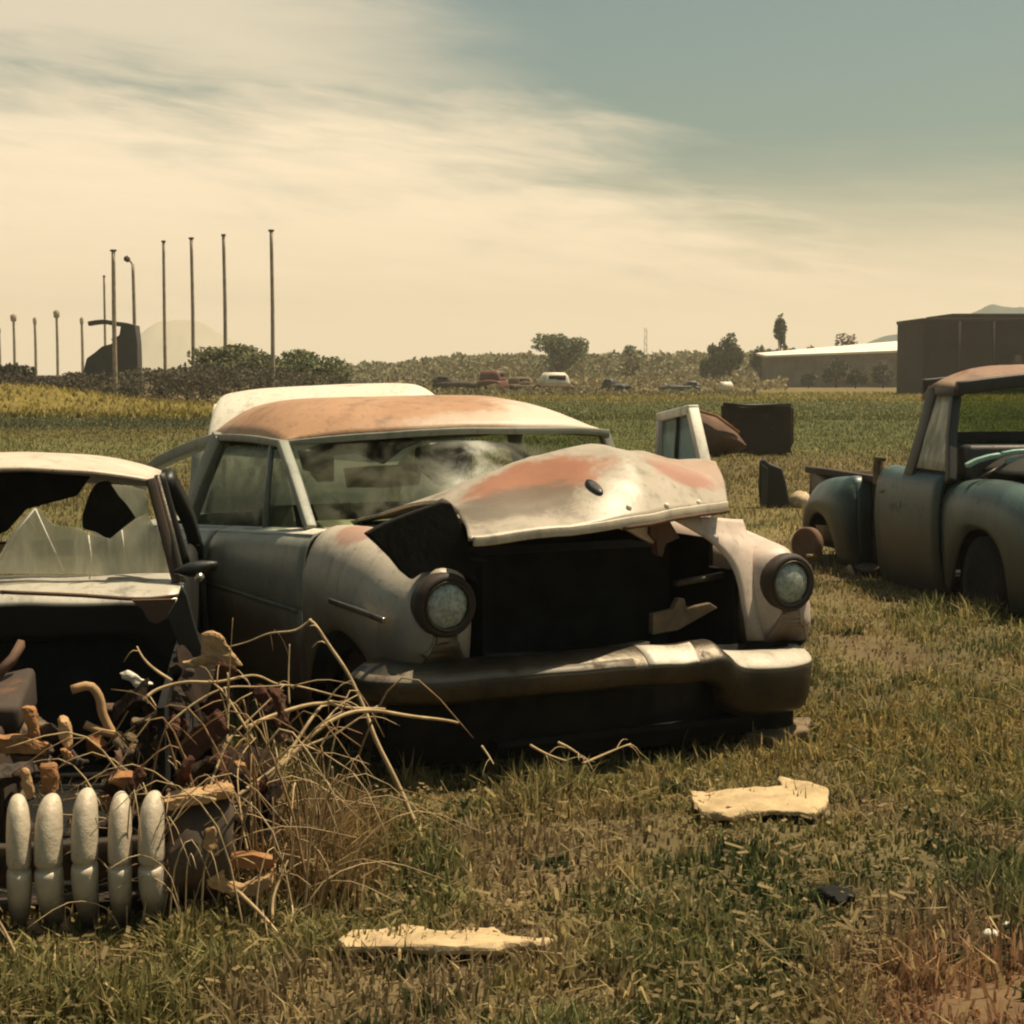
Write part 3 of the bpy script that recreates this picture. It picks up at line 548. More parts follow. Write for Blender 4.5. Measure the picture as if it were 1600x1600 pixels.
V, F = loft([[(x_, y_, .02+.30*(1-t_)+.015*math.sin(9*y_+4*x_)) for t_, x_ in zip(np.linspace(0, 1, 20), np.linspace(-.55, -.12, 20))] for y_ in np.linspace(.60, .90, 20)]); O('crushed_fender', dent(dent(V, .05, 4, 2), .02, 14, 5), F, M['scorched'], hulk, solid=.006)
# gutted bay
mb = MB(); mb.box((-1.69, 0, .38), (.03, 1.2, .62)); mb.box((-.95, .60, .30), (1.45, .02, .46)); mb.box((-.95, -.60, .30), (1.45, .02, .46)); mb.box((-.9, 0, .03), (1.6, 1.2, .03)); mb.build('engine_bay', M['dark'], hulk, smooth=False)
V, F = loft([[(x_, y_, z_) for x_, z_ in cr([(-1.86, .715), (-1.76, .712), (-1.68, .695), (-1.61, .668), (-1.585, .640)], 9)] for y_ in np.linspace(-.61, .605, 24)]); O('cowl', dent(V, .005, 4, 1), F, metal('cowl_metal', (.64, .59, .49), (.50, .45, .37), RUST, .66, 6, .3, met=.35), hulk, solid=.006)
V, F = loft([[(-1.60-.02*k_, y_, .655-.07*k_-.16*max(0, 1-abs(abs(y_)-.62)/.16)*k_/2) for k_ in (0, .5, 1, 1.5, 2)] for y_ in np.linspace(-.61, .61, 30)]); O('firewall_flange', dent(V, .006, 4, 7), F, M['black_sheet'], hulk, solid=.006)
MB().bar(cr([B.on(0, 925, 'x', -1.55), B.on(120, 930, 'x', -1.55), B.on(220, 936, 'x', -1.55), B.on(282, 930, 'x', -1.55)], 12), .015, .012, (1, 0, 0)).build('hood_seal', M['rustbrown'], hulk)
traced([(205, 938), (275, 936), (268, 962), (245, 975), (232, 970), (222, 952)], 'x', -1.5, .02, M['rustbrown'], 'vent_panel', hulk, B)
traced([(283, 915), (292, 930), (303, 972), (318, 1020), (320, 1030), (305, 1028), (285, 1020), (268, 985), (262, 960), (275, 940)], 'x', -1.2, .03, M['black_sheet'], 'torn_fender_edge', hulk, B, bevel=.004)
V, F = loft([[(x_, .62+.13*math.sin(math.pi*t_*.6), .55-.45*t_) for t_ in np.linspace(0, 1, 18)] for x_ in np.linspace(-1.6, -.5, 26)]); O('inner_fender', dent(dent(V, .03, 4, 3), .012, 13, 5), F, M['scorched'], hulk, solid=.006)
# roof and pillars
secs = []
for x_ in np.linspace(0, 1, 20):
    secs.append([(-1.80-1.5*x_-.06*(abs(y_)/.52)**2*(1-x_), y_*(1-.12*x_**3), 1.062-.02*(abs(y_)/.5)**2+.062*math.sin(math.pi*min(1, .10+.95*x_))**.6*(1-abs(y_/.505)**2.6)-.10*x_**4) for y_ in np.linspace(-.50, .50, 25)])
V, F = loft(secs); hroof = O('roof', dent(V, .005, 3, 4), F, metal('hulk_roof', (.64, .55, .43), (.56, .45, .34), (.36, .2, .13), .7, 3, .4), hulk, solid=.01)
for s in (-1, 1):
    MB().bar(cr([(-1.70, s*.585, .70), (-1.74, s*.545, .86), (-1.80, s*.495, 1.05)], 9), .035, .04).build('pillar', M['darkrust'], hulk, bevel=.006)
    MB().bar(cr([(-1.68, s*.607, .70), (-1.74, s*.565, .88), (-1.86, s*.512, 1.06)], 9), .02, .02).build('windscreen_trim', M['chrome_dark'], hulk, bevel=.006)
    MB().bar(cr([(-3.5, s*.60, .62), (-3.4, s*.56, .80), (-3.25, s*.48, .98)], 9), .05, .09).build('pillar', M['black_sheet'], hulk)
    MB().bar(cr([(-2.55, s*.58, .68), (-2.52, s*.53, .86), (-2.5, s*.49, 1.03)], 9), .04, .05).build('pillar', M['black_sheet'], hulk)
    V, F = loft([[(x_, s*o_, z_) for o_, z_ in cr([(.53, .66), (.57, .675), (.60, .63), (.608, .5), (.60, .3), (.57, .06)], 16)] for x_ in np.linspace(-1.66, -3.9, 14)]); O('body_side', dent(V, .008, 2.5, 6), F, M['black_sheet'], hulk, solid=.008)
V, F = loft([[(x_, y_, .67+.03*(1-(y_/.6)**2)-.2*max(0, (-3.45-x_))) for y_ in np.linspace(-.62, .62, 9)] for x_ in np.linspace(-3.42, -4.1, 7)]); O('trunk_lid', V, F, M['black_sheet'], hulk, solid=.008)
MB().box((-2.5, 0, .06), (1.9, 1.4, .03)).build('floor_pan', M['dark'], hulk)
MB().box((-2.35, .0, .42), (.16, 1.15, .45), ry=-.2).build('front_seat', M['seat'], hulk, bevel=.05)
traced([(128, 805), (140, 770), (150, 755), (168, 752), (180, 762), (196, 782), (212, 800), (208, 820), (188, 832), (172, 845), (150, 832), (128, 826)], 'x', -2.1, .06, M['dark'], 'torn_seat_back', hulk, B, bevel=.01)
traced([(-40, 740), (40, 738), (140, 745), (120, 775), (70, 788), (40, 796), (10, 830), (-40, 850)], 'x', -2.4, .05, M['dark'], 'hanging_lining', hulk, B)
gl = [(-60, 860), (0, 866), (25, 822), (52, 793), (64, 798), (81, 820), (100, 823), (120, 825), (140, 834), (172, 842), (184, 832), (195, 823), (211, 811), (230, 803), (245, 830), (270, 893), (180, 898), (60, 897), (-60, 895)]
traced(gl, 'x', -1.735, .005, M['shard'], 'windscreen_shard', hulk, B)
traced([(174, 757), (205, 760), (226, 766), (236, 806), (212, 808), (198, 788), (186, 775)], 'x', -1.76, .005, M['shard'], 'windscreen_shard', hulk, B)
for P_ in ([(0, 876), (25, 832), (55, 795)], [(55, 795), (75, 840), (100, 892)], [(138, 836), (142, 870), (140, 905)], [(190, 828), (196, 880)]):
    MB().tube([B.on(u, v, 'x', -1.725) for u, v in P_], .003, 6).build('crack', M['whiteframe'], hulk)
mb = MB(); mb.tube(cr([B.on(272, 893, 'x', -1.45), B.on(300, 890, 'x', -1.45), B.on(340, 880, 'x', -1.45)], 8), [.006, .01, .018, .024, .026, .022, .014, .006], 8); mb.build('wing_mirror', M['black_sheet'], hulk)
MB().lathe([(0, .016), (.012, .014), (.016, .001)], B.on(312, 902, 'x', -1.43), (1, 0, .3), 10).build('mirror_bolt', M['chrome'], hulk)
# rusty pieces in the bay
def chunk(name, P, x, depth, mat, **k): return lump(traced(P, 'x', x, max(depth, .022), M[mat], name, hulk, B, **k))
chunk('radiator_support', [(-40, 1155), (45, 1152), (72, 1160), (76, 1172), (70, 1180), (-40, 1178)], -.35, .06, 'rust')
chunk('support_post', [(32, 1105), (52, 1108), (66, 1158), (48, 1160)], -.36, .04, 'rust')
chunk('support_post', [(60, 1198), (86, 1196), (90, 1210), (88, 1244), (66, 1242)], -.12, .05, 'rust')
chunk('water_pump', [(15, 1180), (72, 1182), (74, 1195), (40, 1206), (20, 1196)], -.36, .08, 'rustbrown')
chunk('hose_neck', [(92, 1125), (106, 1126), (110, 1145), (112, 1165), (104, 1170), (96, 1160), (90, 1145)], -.32, .05, 'tan')
chunk('fan_blade', [(92, 1170), (112, 1176), (116, 1188), (100, 1186)], -.30, .02, 'rust')
chunk('bent_strap', [(30, 1200), (42, 1202), (52, 1235), (48, 1250), (40, 1246)], -.1, .02, 'tan')
chunk('lamp_bucket', [(165, 1222), (185, 1210), (205, 1212), (218, 1228), (190, 1232)], -.14, .06, 'rust')
chunk('torn_sheet', [(185, 1052), (200, 1048), (225, 1062), (238, 1070), (215, 1080), (205, 1066), (188, 1060)], -.75, .01, 'whitepaint')
chunk('sunlit_panel', [(312, 990), (330, 985), (348, 996), (362, 1018), (380, 1042), (340, 1040), (290, 1044), (282, 1036), (316, 1026)], -.8, .015, 'tan')
mb = MB(); mb.tube(cr([B.on(u, v, 'x', -.45) for u, v in ((112, 1078), (140, 1072), (155, 1090), (160, 1115), (172, 1140), (182, 1152))], 14), .013, 7); mb.tube(cr([B.on(u, v, 'x', -.44) for u, v in ((132, 1132), (155, 1142), (190, 1150))], 7), .012, 7); mb.build('frayed_hose', M['tan'], hulk)
mb = MB(); mb.bar(cr([B.on(u, v, 'x', -.3) for u, v in ((180, 1155), (202, 1185), (220, 1225), (228, 1245))], 10), .02, .035, (0, 1, 0)); mb.build('bent_bracket', M['wood'], hulk)
mb = MB(); mb.bar([B.on(-5, 1055, 'x', -.9), B.on(20, 1030, 'x', -.95), B.on(34, 1005, 'x', -1.0)], .02, .03); mb.build('steering_rod', M['rustbrown'], hulk)
for k_ in range(34):
    u = random.uniform(-30, 300); v = random.uniform(1090, 1330) if u < 260 else random.uniform(1120, 1330); xx = random.uniform(-.9, -.2)
    p = B.on(u, v, 'x', xx)
    if p[2] < .05: continue
    lump(MB().box((0, 0, 0), (random.uniform(.03, .14), random.uniform(.02, .05), random.uniform(.02, .05)), 0, 0, 0, .008).build('scrap_piece', M[random.choice(['rustbrown', 'darkrust', 'darkrust', 'wood', 'rust'])], hulk, loc=p, rot=(random.uniform(-1, 1), random.uniform(-1, 1), random.uniform(0, 3))), .006, .018)
for k_ in range(60):
    u = random.uniform(190, 450); v = random.uniform(1080, 1400); p = B.on(u, v, 'x', random.uniform(-.7, -.1))
    if p[2] < .03 or p[1] > .98: continue
    lump(MB().box((0, 0, 0), (random.uniform(.04, .20), random.uniform(.02, .07), random.uniform(.012, .03)), 0, 0, 0, .008).build('scrap_piece', M[random.choice(['scorched', 'rustbrown', 'maroon', 'maroon', 'darkrust', 'rust'])], hulk, loc=p, rot=(random.uniform(-1.4, 1.4), random.uniform(-1.4, 1.4), random.uniform(0, 3))), .007, .02)
mb = MB(); mb.box((-.75, .0, .25), (.75, .34, .32), jit=.02); mb.tube([(-.35, 0, .3), (-.25, 0, .3)], .09, 12); mb.box((-.8, .1, .44), (.5, .16, .1), jit=.015); mb.build('engine', M['darkrust'], hulk, bevel=.02)
chunk('bottom_trim', [(42, 1440), (58, 1438), (62, 1452), (75, 1458), (70, 1466), (45, 1460)], .02, .02, 'tan'); chunk('bottom_trim', [(92, 1448), (108, 1440), (112, 1455), (95, 1462)], .02, .02, 'tan')

# ------------------------------------------------------------------ THE PICKUP at the right
T = Pose((3.6, 11.14), 10)
truck = empty('old_pickup', (T.o[0], T.o[1], 0), T.rz, 'dark teal old pickup with rusty cab roof and bulging rear fender', 'pickup truck')
def tsec(x, s, zt=.76):
    return [(x, s*o, z) for o, z in cr([(.70, zt), (.76, zt-.015), (.80, zt-.08), (.815, .5), (.80, .25), (.76, .02), (.72, -.02)], 18)]
for s in (-1, 1):
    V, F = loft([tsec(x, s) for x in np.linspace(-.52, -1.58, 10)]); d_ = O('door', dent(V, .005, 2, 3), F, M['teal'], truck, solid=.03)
    MB().bar([(-1.42, s*.83, .62), (-1.50, s*.835, .615)], .02, .025).build('handle', M['chrome_dark'], d_, bevel=.004)
    f_ = MB(); f_.bar([(-.45, s*.78, .74), (-.60, s*.72, 1.02), (-.68, s*.66, 1.30)], .06, .07); f_.bar([(-.92, s*.67, 1.30), (-.60, s*.67, 1.30)], .05, .07, (0, 0, 1)); f_.bar([(-1.10, s*.78, .74), (-1.06, s*.70, 1.05), (-1.00, s*.66, 1.32)], .06, .14); f_.build('pillar', M['cabdark'], truck, bevel=.01)
    pane('window', (-.56, s*.775, .80), (-1.05, s*.775, .80), (-.97, s*.675, 1.28), (-.70, s*.675, 1.28), M['sideglass' if s > 0 else 'shard'], d_)
    V, F = loft([[(x, s*o, z) for o, z in cr([(.74, .72), (.78, .70), (.80, .5), (.79, .2), (.74, -.02)], 12)] for x in np.linspace(-1.05, -1.62, 5)]); O('cab_corner', V, F, M['cabdark'], truck, solid=.02)
    # front fender
    st = cr([(-.54, .40, .815, .745), (-.2, .38, .83, .765), (.2, .40, .835, .765), (.5, .42, .83, .735), (.72, .45, .81, .66), (.82, .5, .77, .52)], 26); secs = []
    for x, oi, oo, zt in st:
        zb = max(.02, .08+math.sqrt(max(.40**2-(x-.02)**2, 0))) if abs(x-.02) < .4 else .02
        secs.append([(x, s*o, z) for o, z in cr([(oi, zt-.08), (oi+.1, zt-.01), ((oi+oo)/2+.06, zt), (oo-.06, zt-.035), (oo-.01, zt-.13), (oo, zt-.25), (oo-.01, (zt-.25+zb)/2), (oo-.04, zb)], 22)])
    V, F = loft(secs); O('front_fender', dent(V, .008, 2, 5), F, M['teal'], truck, solid=.01)
    # stepside rear fender
    st = cr([(-1.98, .80, .05, .05), (-2.02, .88, .40, .62), (-2.2, .93, .52, .655), (-2.45, .935, .52, .65), (-2.7, .92, .47, .60), (-2.92, .88, .30, .48), (-3.0, .82, .10, .26)], 24); secs = []
    for x, oo, zs, zt in st:
        zb = .05 if x > -2.12 else max(.05, .02+math.sqrt(max(.38**2-(x+2.52)**2, 0)))
        secs.append([(x, s*o, z) for o, z in cr([(.70, zt), (.80, zt), (oo-.06, zt-.03), (oo, max(zt-.14, zb+.02)), (oo, max(.5*(zt+zb)-.07, zb+.01)), (oo-.03, zb)], 18)])
    V, F = loft(secs); O('rear_fender', dent(V, .01, 3, 2), F, M['teal'], truck, solid=.01)
    V, F = loft([[(x, s*.70, z) for z in (.10, .3, .5, .66)] for x in np.linspace(-1.68, -3.3, 6)]); bs = O('bed_side', V, F, M['cabdark'], truck, solid=.03)
    MB().bar([(-1.66, s*.72, .675), (-2.84, s*.72, .675), (-3.3, s*.72, .67)], .07, .05).build('bed_rail', M['darkrust'], bs, bevel=.008)
    V, F = loft([[(x, s*o, z) for o, z in ((.66, .06), (.78, .06), (.84, .03))] for x in np.linspace(-1.64, -1.98, 4)]); O('running_board', V, F, M['darkrust'], truck, solid=.02)
    MB().lathe([(-.08, .2), (-.075, .30), (.07, .30), (.08, .2), (.06, .15), (.05, .001)], (.02, s*.70, .14), (0, s, 0), 26).build('wheel', M['rubber'], truck)
V, F = loft([[(x, o, 1.335+.145*(1-abs(o/.70)**3)*(.35+.65*math.sin(math.pi*min(1, .08+t)*.55)) - .08*max(0, t-.75)/.25) for o in np.linspace(-.695, .695, 21)] for t, x in zip(np.linspace(0, 1, 12), np.linspace(-.60, -1.16, 12))]); rf_ = O('roof', dent(V, .005, 3, 2), F, M['cabroof'], truck, solid=.03)
MB().bar(cr([(-.62, -.68, 1.325), (-.56, 0, 1.39), (-.62, .68, 1.325)], 13), .07, .085, (1, 0, 0)).build('windscreen_header', M['cabdark'], rf_, bevel=.012)
mb = MB(); mb.bar([(-1.17, -.68, 1.32), (-1.20, 0, 1.38), (-1.17, .68, 1.32)], .05, .12, (1, 0, 0)); mb.box((-1.19, 0, .88), (.04, 1.4, .30)); mb.box((-1.30, 0, .42), (.04, 1.5, .66)); mb.build('cab_back', M['cabdark'], truck, bevel=.01)
pane('rear_window', (-1.185, -.60, 1.03), (-1.185, .60, 1.03), (-1.18, .60, 1.31), (-1.18, -.60, 1.31), dusty_glass('green_tint', (.20, .24, .15), .12, .3, 3, (.72, .8, .62)), truck)
MB().tube(cr([(-1.16, -.60, 1.03), (-1.16, -.60, 1.28), (-1.16, -.52, 1.32), (-1.16, .52, 1.32), (-1.16, .60, 1.28), (-1.16, .60, 1.03)], 40), .022, 8).build('window_seal', M['mint'], truck)
mb = MB(); mb.box((-1.02, 0, .72), (.14, 1.3, .52), ry=-.15); mb.box((-.82, 0, .42), (.5, 1.3, .16)); mb.build('bench_seat', M['seat'], truck, bevel=.04)
MB().box((-.5, 0, .86), (.18, 1.38, .22)).build('dashboard', M['cabdark'], truck, bevel=.03)
mb = MB(); mb.box((-.43, 0, .4), (.03, 1.42, .74)); mb.box((-1.0, 0, .05), (1.2, 1.4, .03)); mb.box((.1, -.36, .42), (1.0, .02, .5)); mb.box((.1, .36, .42), (1.0, .02, .5)); mb.build('firewall', M['dark'], truck)
secs = [[(x, o, .80+.0*x+(.16-.10*t)*(1-abs(o/.60)**2.8)+.02*math.exp(-(o/.06)**2)) for o in np.linspace(-.59, .59, 33)] for t, x in zip(np.linspace(0, 1, 12), np.linspace(-.40, .78, 12))]
V, F = loft(secs); hd = O('hood', dent(V, .012, 3, 6), F, M['cabdark'], truck, solid=.01)
for P_ in ([(1510, 728), (1525, 720), (1545, 714), (1562, 711)], [(1566, 710), (1585, 706), (1625, 704)], [(1572, 722), (1600, 716), (1640, 712)]):
    MB().bar([T.on(u, v, 'x', -.22) for u, v in P_], .05, .03, (1, 0, 0)).build('hood_highlight', M['mint'], hd, bevel=.006)  # mint bars paint the sunlit edges of the hood
MB().bar([T.on(1532, 747, 'x', -.12), T.on(1558, 732, 'x', -.12)], .02, .016, (1, 0, 0)).build('wiper_arm', M['chrome_dark'], truck)
mb = MB(); mb.box((-3.32, 0, .4), (.04, 1.4, .5)); mb.box((-2.5, 0, .28), (1.6, 1.4, .04)); mb.build('bed_floor', M['darkrust'], truck)
mb = MB(); p0 = T.on(1372, 752, 'y', -.8); mb.box(p0+np.array([0, 0, .06]), (.06, .05, .16), .3); mb.box(p0+np.array([.03, 0, .155]), (.10, .04, .03), .2); mb.build('stake_post', M['wood'], truck, bevel=.006)
mb = MB(); mb.lathe([(-.04, .02), (-.04, .10), (-.02, .118), (.03, .118), (.04, .10), (.03, .06), (.02, .001)], tuple(T.loc(atY(1262, 850, 12.6))), (.55, -.8, .1), 24); mb.build('spare_hub', M['rustbrown'], truck)
MB().box(tuple(T.loc(atY(1268, 868, 12.5))), (.02, .07, .02), .3).build('hub_strap', M['cardboard'], truck)
traced([(1322, 890), (1330, 882), (1336, 900), (1330, 925), (1318, 915)], 'y', -.86, .02, M['cardboard'], 'hanging_strip', truck, T)

# ------------------------------------------------------------------ pale car behind the sedan
pc = empty('pale_car', (-.72, 12.4, 0), R(-96), 'white roofed car parked directly behind the rust topped sedan', 'car')
def Wp(u, v, Y): q = atY(u, v, Y); return q
# own axes: x ahead (towards the camera's left), built from world spans
prof_t = [(352, 624), (362, 617), (410, 610), (480, 605), (560, 602), (630, 602), (655, 607), (676, 620)]
secs = []
import bisect
cx = cr(prof_t, 26); inv = np.array(pc.location); rz_ = -pc.rotation_euler.z
def tol(P):
    d_ = np.array(P)-inv; c_, s_ = math.cos(rz_), math.sin(rz_); return np.array([c_*d_[0]-s_*d_[1], s_*d_[0]+c_*d_[1], d_[2]])
for u, v in cx:
    p = atY(u, v, 12.3); zt = p[2]; xw = p[0]; e0 = min(1, max(0, (u-333)/40))
    secs.append([tol((xw+.02*w_, 11.55+1.5*w_, zt-(.34)*abs(2*w_-1)**3.2)) for w_ in np.linspace(0, 1, 19)])
V, F = loft(secs); pr = O('roof', dent(V, .006, 2, 3), F, M['whitepaint'], pc, solid=.012)
x0, x1 = atY(353, 620, 12.3)[0], atY(676, 620, 12.3)[0]
mb = MB(); mb.add([tol(p) for p in ((x0+.005, 11.56, .60), (x0+.005, 13.04, .60), (x0+.005, 13.0, 1.0), (x0+.005, 12.7, 1.22), (x0+.005, 11.9, 1.22), (x0+.005, 11.6, 1.0))], [(0, 1, 2, 3, 4, 5)]); mb.build('rear_panel', M['whitepaint'], pc, solid=.02)
secs = [[tol((xx, yw, z_)) for yw, z_ in cr([(11.58, .98), (11.48, .8), (11.42, .55), (11.45, .25), (11.5, .1)], 10)] for xx in np.linspace(x0-.1, x1+.2, 12)]
V, F = loft(secs); O('body_side', V, F, metal('grey_flank', (.40, .39, .31), None, RUST, .68, 2), pc, solid=.01)
secs = [[tol((xx, yw, z_)) for yw, z_ in cr([(13.02, .98), (13.12, .8), (13.18, .55), (13.15, .25), (13.1, .1)], 10)] for xx in np.linspace(x0-.1, x1+.2, 12)]
V, F = loft(secs); O('body_side', V, F, bpy.data.materials['grey_flank'], pc, solid=.01)
MB().add([tol(p) for p in ((x1+.19, 11.5, .12), (x1+.19, 13.1, .12), (x1+.19, 13.1, .9), (x1+.19, 11.5, .9))], [(0, 1, 2, 3)]).build('end_panel', bpy.data.materials['grey_flank'], pc, solid=.02)
for a_, b_ in ((x0+.1, x0+.62), (x0+.7, x1-.15)):
    MB().add([tol(p) for p in ((a_, 11.535, .80), (b_, 11.535, .80), (b_, 11.585, .97), (a_, 11.585, .97))], [(0, 1, 2, 3)]).build('window', M['black_sheet'], pc, solid=.006)

# ------------------------------------------------------------------ scrap between the sedan and the pickup
def flat_scrap(name, P, z, th, mat, label, cat, amp=.006):
    Q_ = [gnd(u, v, z) for u, v in P]; c_ = np.mean(Q_, 0); Q_ = [q_-c_ for q_ in Q_]; n = len(Q_)
    Vt = [q_+np.array([0, 0, amp*math.sin(9*i)+th]) for i, q_ in enumerate(Q_)]+[q_ for q_ in Q_]; Ft = [tuple(range(n)), tuple(range(2*n-1, n-1, -1))]+[(j, n+j, n+(j+1) % n, (j+1) % n) for j in range(n)]
    o = O(name, Vt, Ft, mat, None, smooth=False); o.location = c_-np.array([0, 0, .012])
    m = o.modifiers.new('remesh', 'REMESH'); m.mode = 'VOXEL'; m.voxel_size = .008
    m = o.modifiers.new('lumps', 'DISPLACE'); m.texture = cl2; m.strength = .028; m.texture_coords = 'LOCAL'; return tag(o, label, cat)
flat_scrap('scrap_board', [(1078, 1240), (1084, 1256), (1098, 1272), (1120, 1276), (1142, 1279), (1170, 1272), (1205, 1268), (1240, 1270), (1272, 1275), (1288, 1262), (1297, 1248), (1294, 1233), (1262, 1228), (1240, 1222), (1216, 1217), (1222, 1232), (1190, 1232), (1150, 1238), (1110, 1238)], .045, .02, M['cardboard'], 'pale torn board with a pointed flap lying in front of the sedan bumper', 'board')
flat_scrap('brown_scrap', [(1240, 1262), (1262, 1256), (1292, 1262), (1300, 1274), (1270, 1284), (1244, 1276)], .02, .015, M['wood'], 'small brown scrap tucked under the right end of the pale board', 'scrap')
flat_scrap('splintered_plank', [(528, 1472), (545, 1458), (575, 1454), (640, 1451), (700, 1452), (775, 1450), (790, 1458), (830, 1464), (868, 1470), (850, 1476), (790, 1480), (775, 1486), (710, 1486), (640, 1484), (590, 1482), (540, 1482)], .035, .02, M['cardboard'], 'long pale plank with splintered right tip half sunk in the near grass', 'plank')
flat_scrap('brown_plank', [(1148, 1136), (1200, 1126), (1268, 1128), (1262, 1150), (1210, 1158), (1165, 1156)], .03, .03, M['wood'], 'short brown board on the grass under the right end of the bumper', 'plank')
flat_scrap('dark_scrap', [(1280, 1388), (1300, 1384), (1330, 1388), (1336, 1402), (1312, 1408), (1290, 1400)], .03, .015, M['dark'], 'small black scrap lying in the right foreground grass', 'scrap')
def stone(name, u, v, r, label, mat='rock', sq=.7):
    c_ = gnd(u, v); V = []; n, m = 9, 12
    for i in range(n):
        for j in range(m):
            a_, b_ = math.pi*i/(n-1), 2*math.pi*j/m; V.append((r*math.sin(a_)*math.cos(b_), r*math.sin(a_)*math.sin(b_), r*sq*math.cos(a_)+r*sq*.55))
    o = O(name, dent(V, r*.28, 1.6/r, u % 13), gridF(n, m, True), M[mat]); o.location = c_; tag(o, label, 'stone')
stone('pale_rock', 1250, 792, .115, 'tan pale rock in the grass left of the pickup rear fender', sq=.95)
stone('white_stone', 1548, 1466, .022, 'larger of two small white stones at the right edge by the bare dirt', 'whitepaint')
stone('white_stone', 1572, 1448, .014, 'smaller of two small white stones at the right edge by the bare dirt', 'whitepaint')
# dark upright panel
Y_ = 19.4; o = empty('upright_panel', tuple(gnd(1212, 792)), 0, 'black slab shaped panel standing upright in the grass beside the tan rock', 'panel')
def slab(P, Y0, th, name, mat, parent, off, **k):
    Q_ = [atY(u, v, Y0)-off for u, v in P]; n = len(Q_); e_ = np.array([.1*th, th, 0]); Vt = Q_+[q_+e_ for q_ in Q_]
    return O(name, Vt, [tuple(range(n)), tuple(range(2*n-1, n-1, -1))]+[(j, n+j, n+(j+1) % n, (j+1) % n) for j in range(n)], mat, parent, smooth=False, **k)
of = np.array(o.location)
slab([(1187, 720), (1194, 717), (1202, 724), (1222, 732), (1228, 752), (1236, 796), (1188, 796), (1185, 760)], 19.3, .16, 'panel_sheet', M['black_sheet'], o, of, bevel=.02)
slab([(1190, 724), (1200, 732), (1198, 790), (1190, 790)], 19.24, .03, 'folded_edge', M['cabdark'], o, of, bevel=.005)
# rusted box hulk and crumpled fender
o = empty('rusted_truck_box', tuple(gnd(1190, 716)), 0, 'dark rusted truck box lying open in the field behind the sedan', 'truck box'); of = np.array(o.location)
slab([(1126, 634), (1140, 630), (1160, 636), (1200, 633), (1237, 634), (1238, 690), (1232, 706), (1172, 714), (1160, 690), (1140, 668), (1128, 655)], 31.6, .05, 'front_wall', M['darkrust'], o, of, bevel=.02)
slab([(1232, 634), (1240, 640), (1240, 690), (1234, 706)], 31.7, .9, 'side_wall', M['darkrust'], o, of)
slab([(1128, 634), (1236, 634), (1236, 712), (1130, 712)], 32.6, .05, 'rear_wall', M['darkrust'], o, of)
mb = MB(); mb.bar([atY(1130, 631, 31.55)-of, atY(1165, 634, 31.55)-of, atY(1236, 632, 31.55)-of], .06, .05, (0, 1, 0)); mb.build('top_rail', M['black_sheet'], o)
o = empty('crumpled_fender', tuple(gnd(1118, 716)), 0, 'crumpled brown car fender leaning against the rusted truck box', 'fender'); of = np.array(o.location)
secs = [[atY(u, v, 31.2-.25*math.sin(math.pi*w_))-of for u, v, w_ in zip(np.linspace(a0, a1, 9), np.linspace(b0, b1, 9), np.linspace(0, 1, 9))] for a0, b0, a1, b1 in ((1058, 646, 1052, 700), (1072, 634, 1075, 712), (1096, 640, 1100, 715), (1120, 652, 1125, 714), (1145, 668, 1150, 706), (1160, 690, 1165, 700))]
V, F = loft(secs); O('fender_sheet', dent(V, .05, 3, 3), F, M['rustbrown'], o, solid=.02); MB().bar([atY(1070, 636, 31.0)-of, atY(1120, 650, 31.0)-of, atY(1155, 676, 31.0)-of], .04, .05).build('flange', M['rust'], o)

# ------------------------------------------------------------------ far wrecks
def wreck(name, u, v, Y, L, Hh, mat, label, cat, rz=0, cab=(.3, .75), cabmat=None, top=.55):
    p = gnd(u, v); p = atY(u, v, Y); t = empty(name, (p[0], Y, 0), R(rz), label, cat); W_ = 1.7
    st = [(-.5, .42, .72), (-.47, .24, .92), (-.3, .20, 1.0), (0, .2, .98), (.3, .2, .96), (.46, .22, .85), (.5, .4, .7)]
    secs = [[(x*L, y_*W_*.5, Hh*top*z_) for y_, z_ in cr([(-.9, a_), (-1, .5), (-.95, b_*.9), (-.6, b_), (0, b_+.04), (.6, b_), (.95, b_*.9), (1, .5), (.9, a_)], 20)] for x, a_, b_ in st]
    V, F = loft(secs); O('body', dent(V, .06, 1.5, u % 7), F, mat, t, solid=.02)
    c0, c1 = (cab[0]-.5)*L, (cab[1]-.5)*L
    secs = [[(x, y_*W_*.42*w_, Hh*(top*.92+(1-top*.92)*z_*h_)) for y_, z_ in cr([(-1.1, 0), (-1, .5), (-.85, .92), (-.4, 1.0), (.4, 1.0), (.85, .92), (1, .5), (1.1, 0)], 16)] for x, w_, h_ in ((c0-.15*L*.5, .95, .02), (c0+.02*L, .98, .75), (c0+.08*L, 1, .97), ((c0+c1)/2, 1, 1), (c1-.08*L, 1, .96), (c1, .98, .7), (c1+.06*L, .95, .02))]
    V, F = loft(secs); cb = O('cab_top', dent(V, .03, 1.5, u % 5), F, cabmat or mat, t, solid=.02)
    for s in (-1, 1):
        MB().box(((c0+c1)/2, s*W_*.435, Hh*(top+.24*(1-top)/.45)), ((c1-c0)*.72, .02, Hh*(1-top)*.42)).build('window', M['dark'], t)
        for xw in (-.30, .32): MB().lathe([(-.08, .16), (-.08, .30), (.08, .30), (.08, .16), (.05, .001)], (xw*L, s*W_*.46, .22), (0, s, 0), 14).build('wheel', M['rubber'], t)
    return t
wreck('far_wreck', 711, 613, 128, 2.9, 1.25, M['darkrust'], 'dark brown squashed wreck leftmost of the far row above the sedan roof', 'car', 8, (.0, .35), top=.7)
wreck('far_wreck', 770, 616, 128, 1.9, 1.6, M['redcar'], 'dull red wreck in the far row above the sedan roof', 'car', 70, (.15, .8), top=.6)
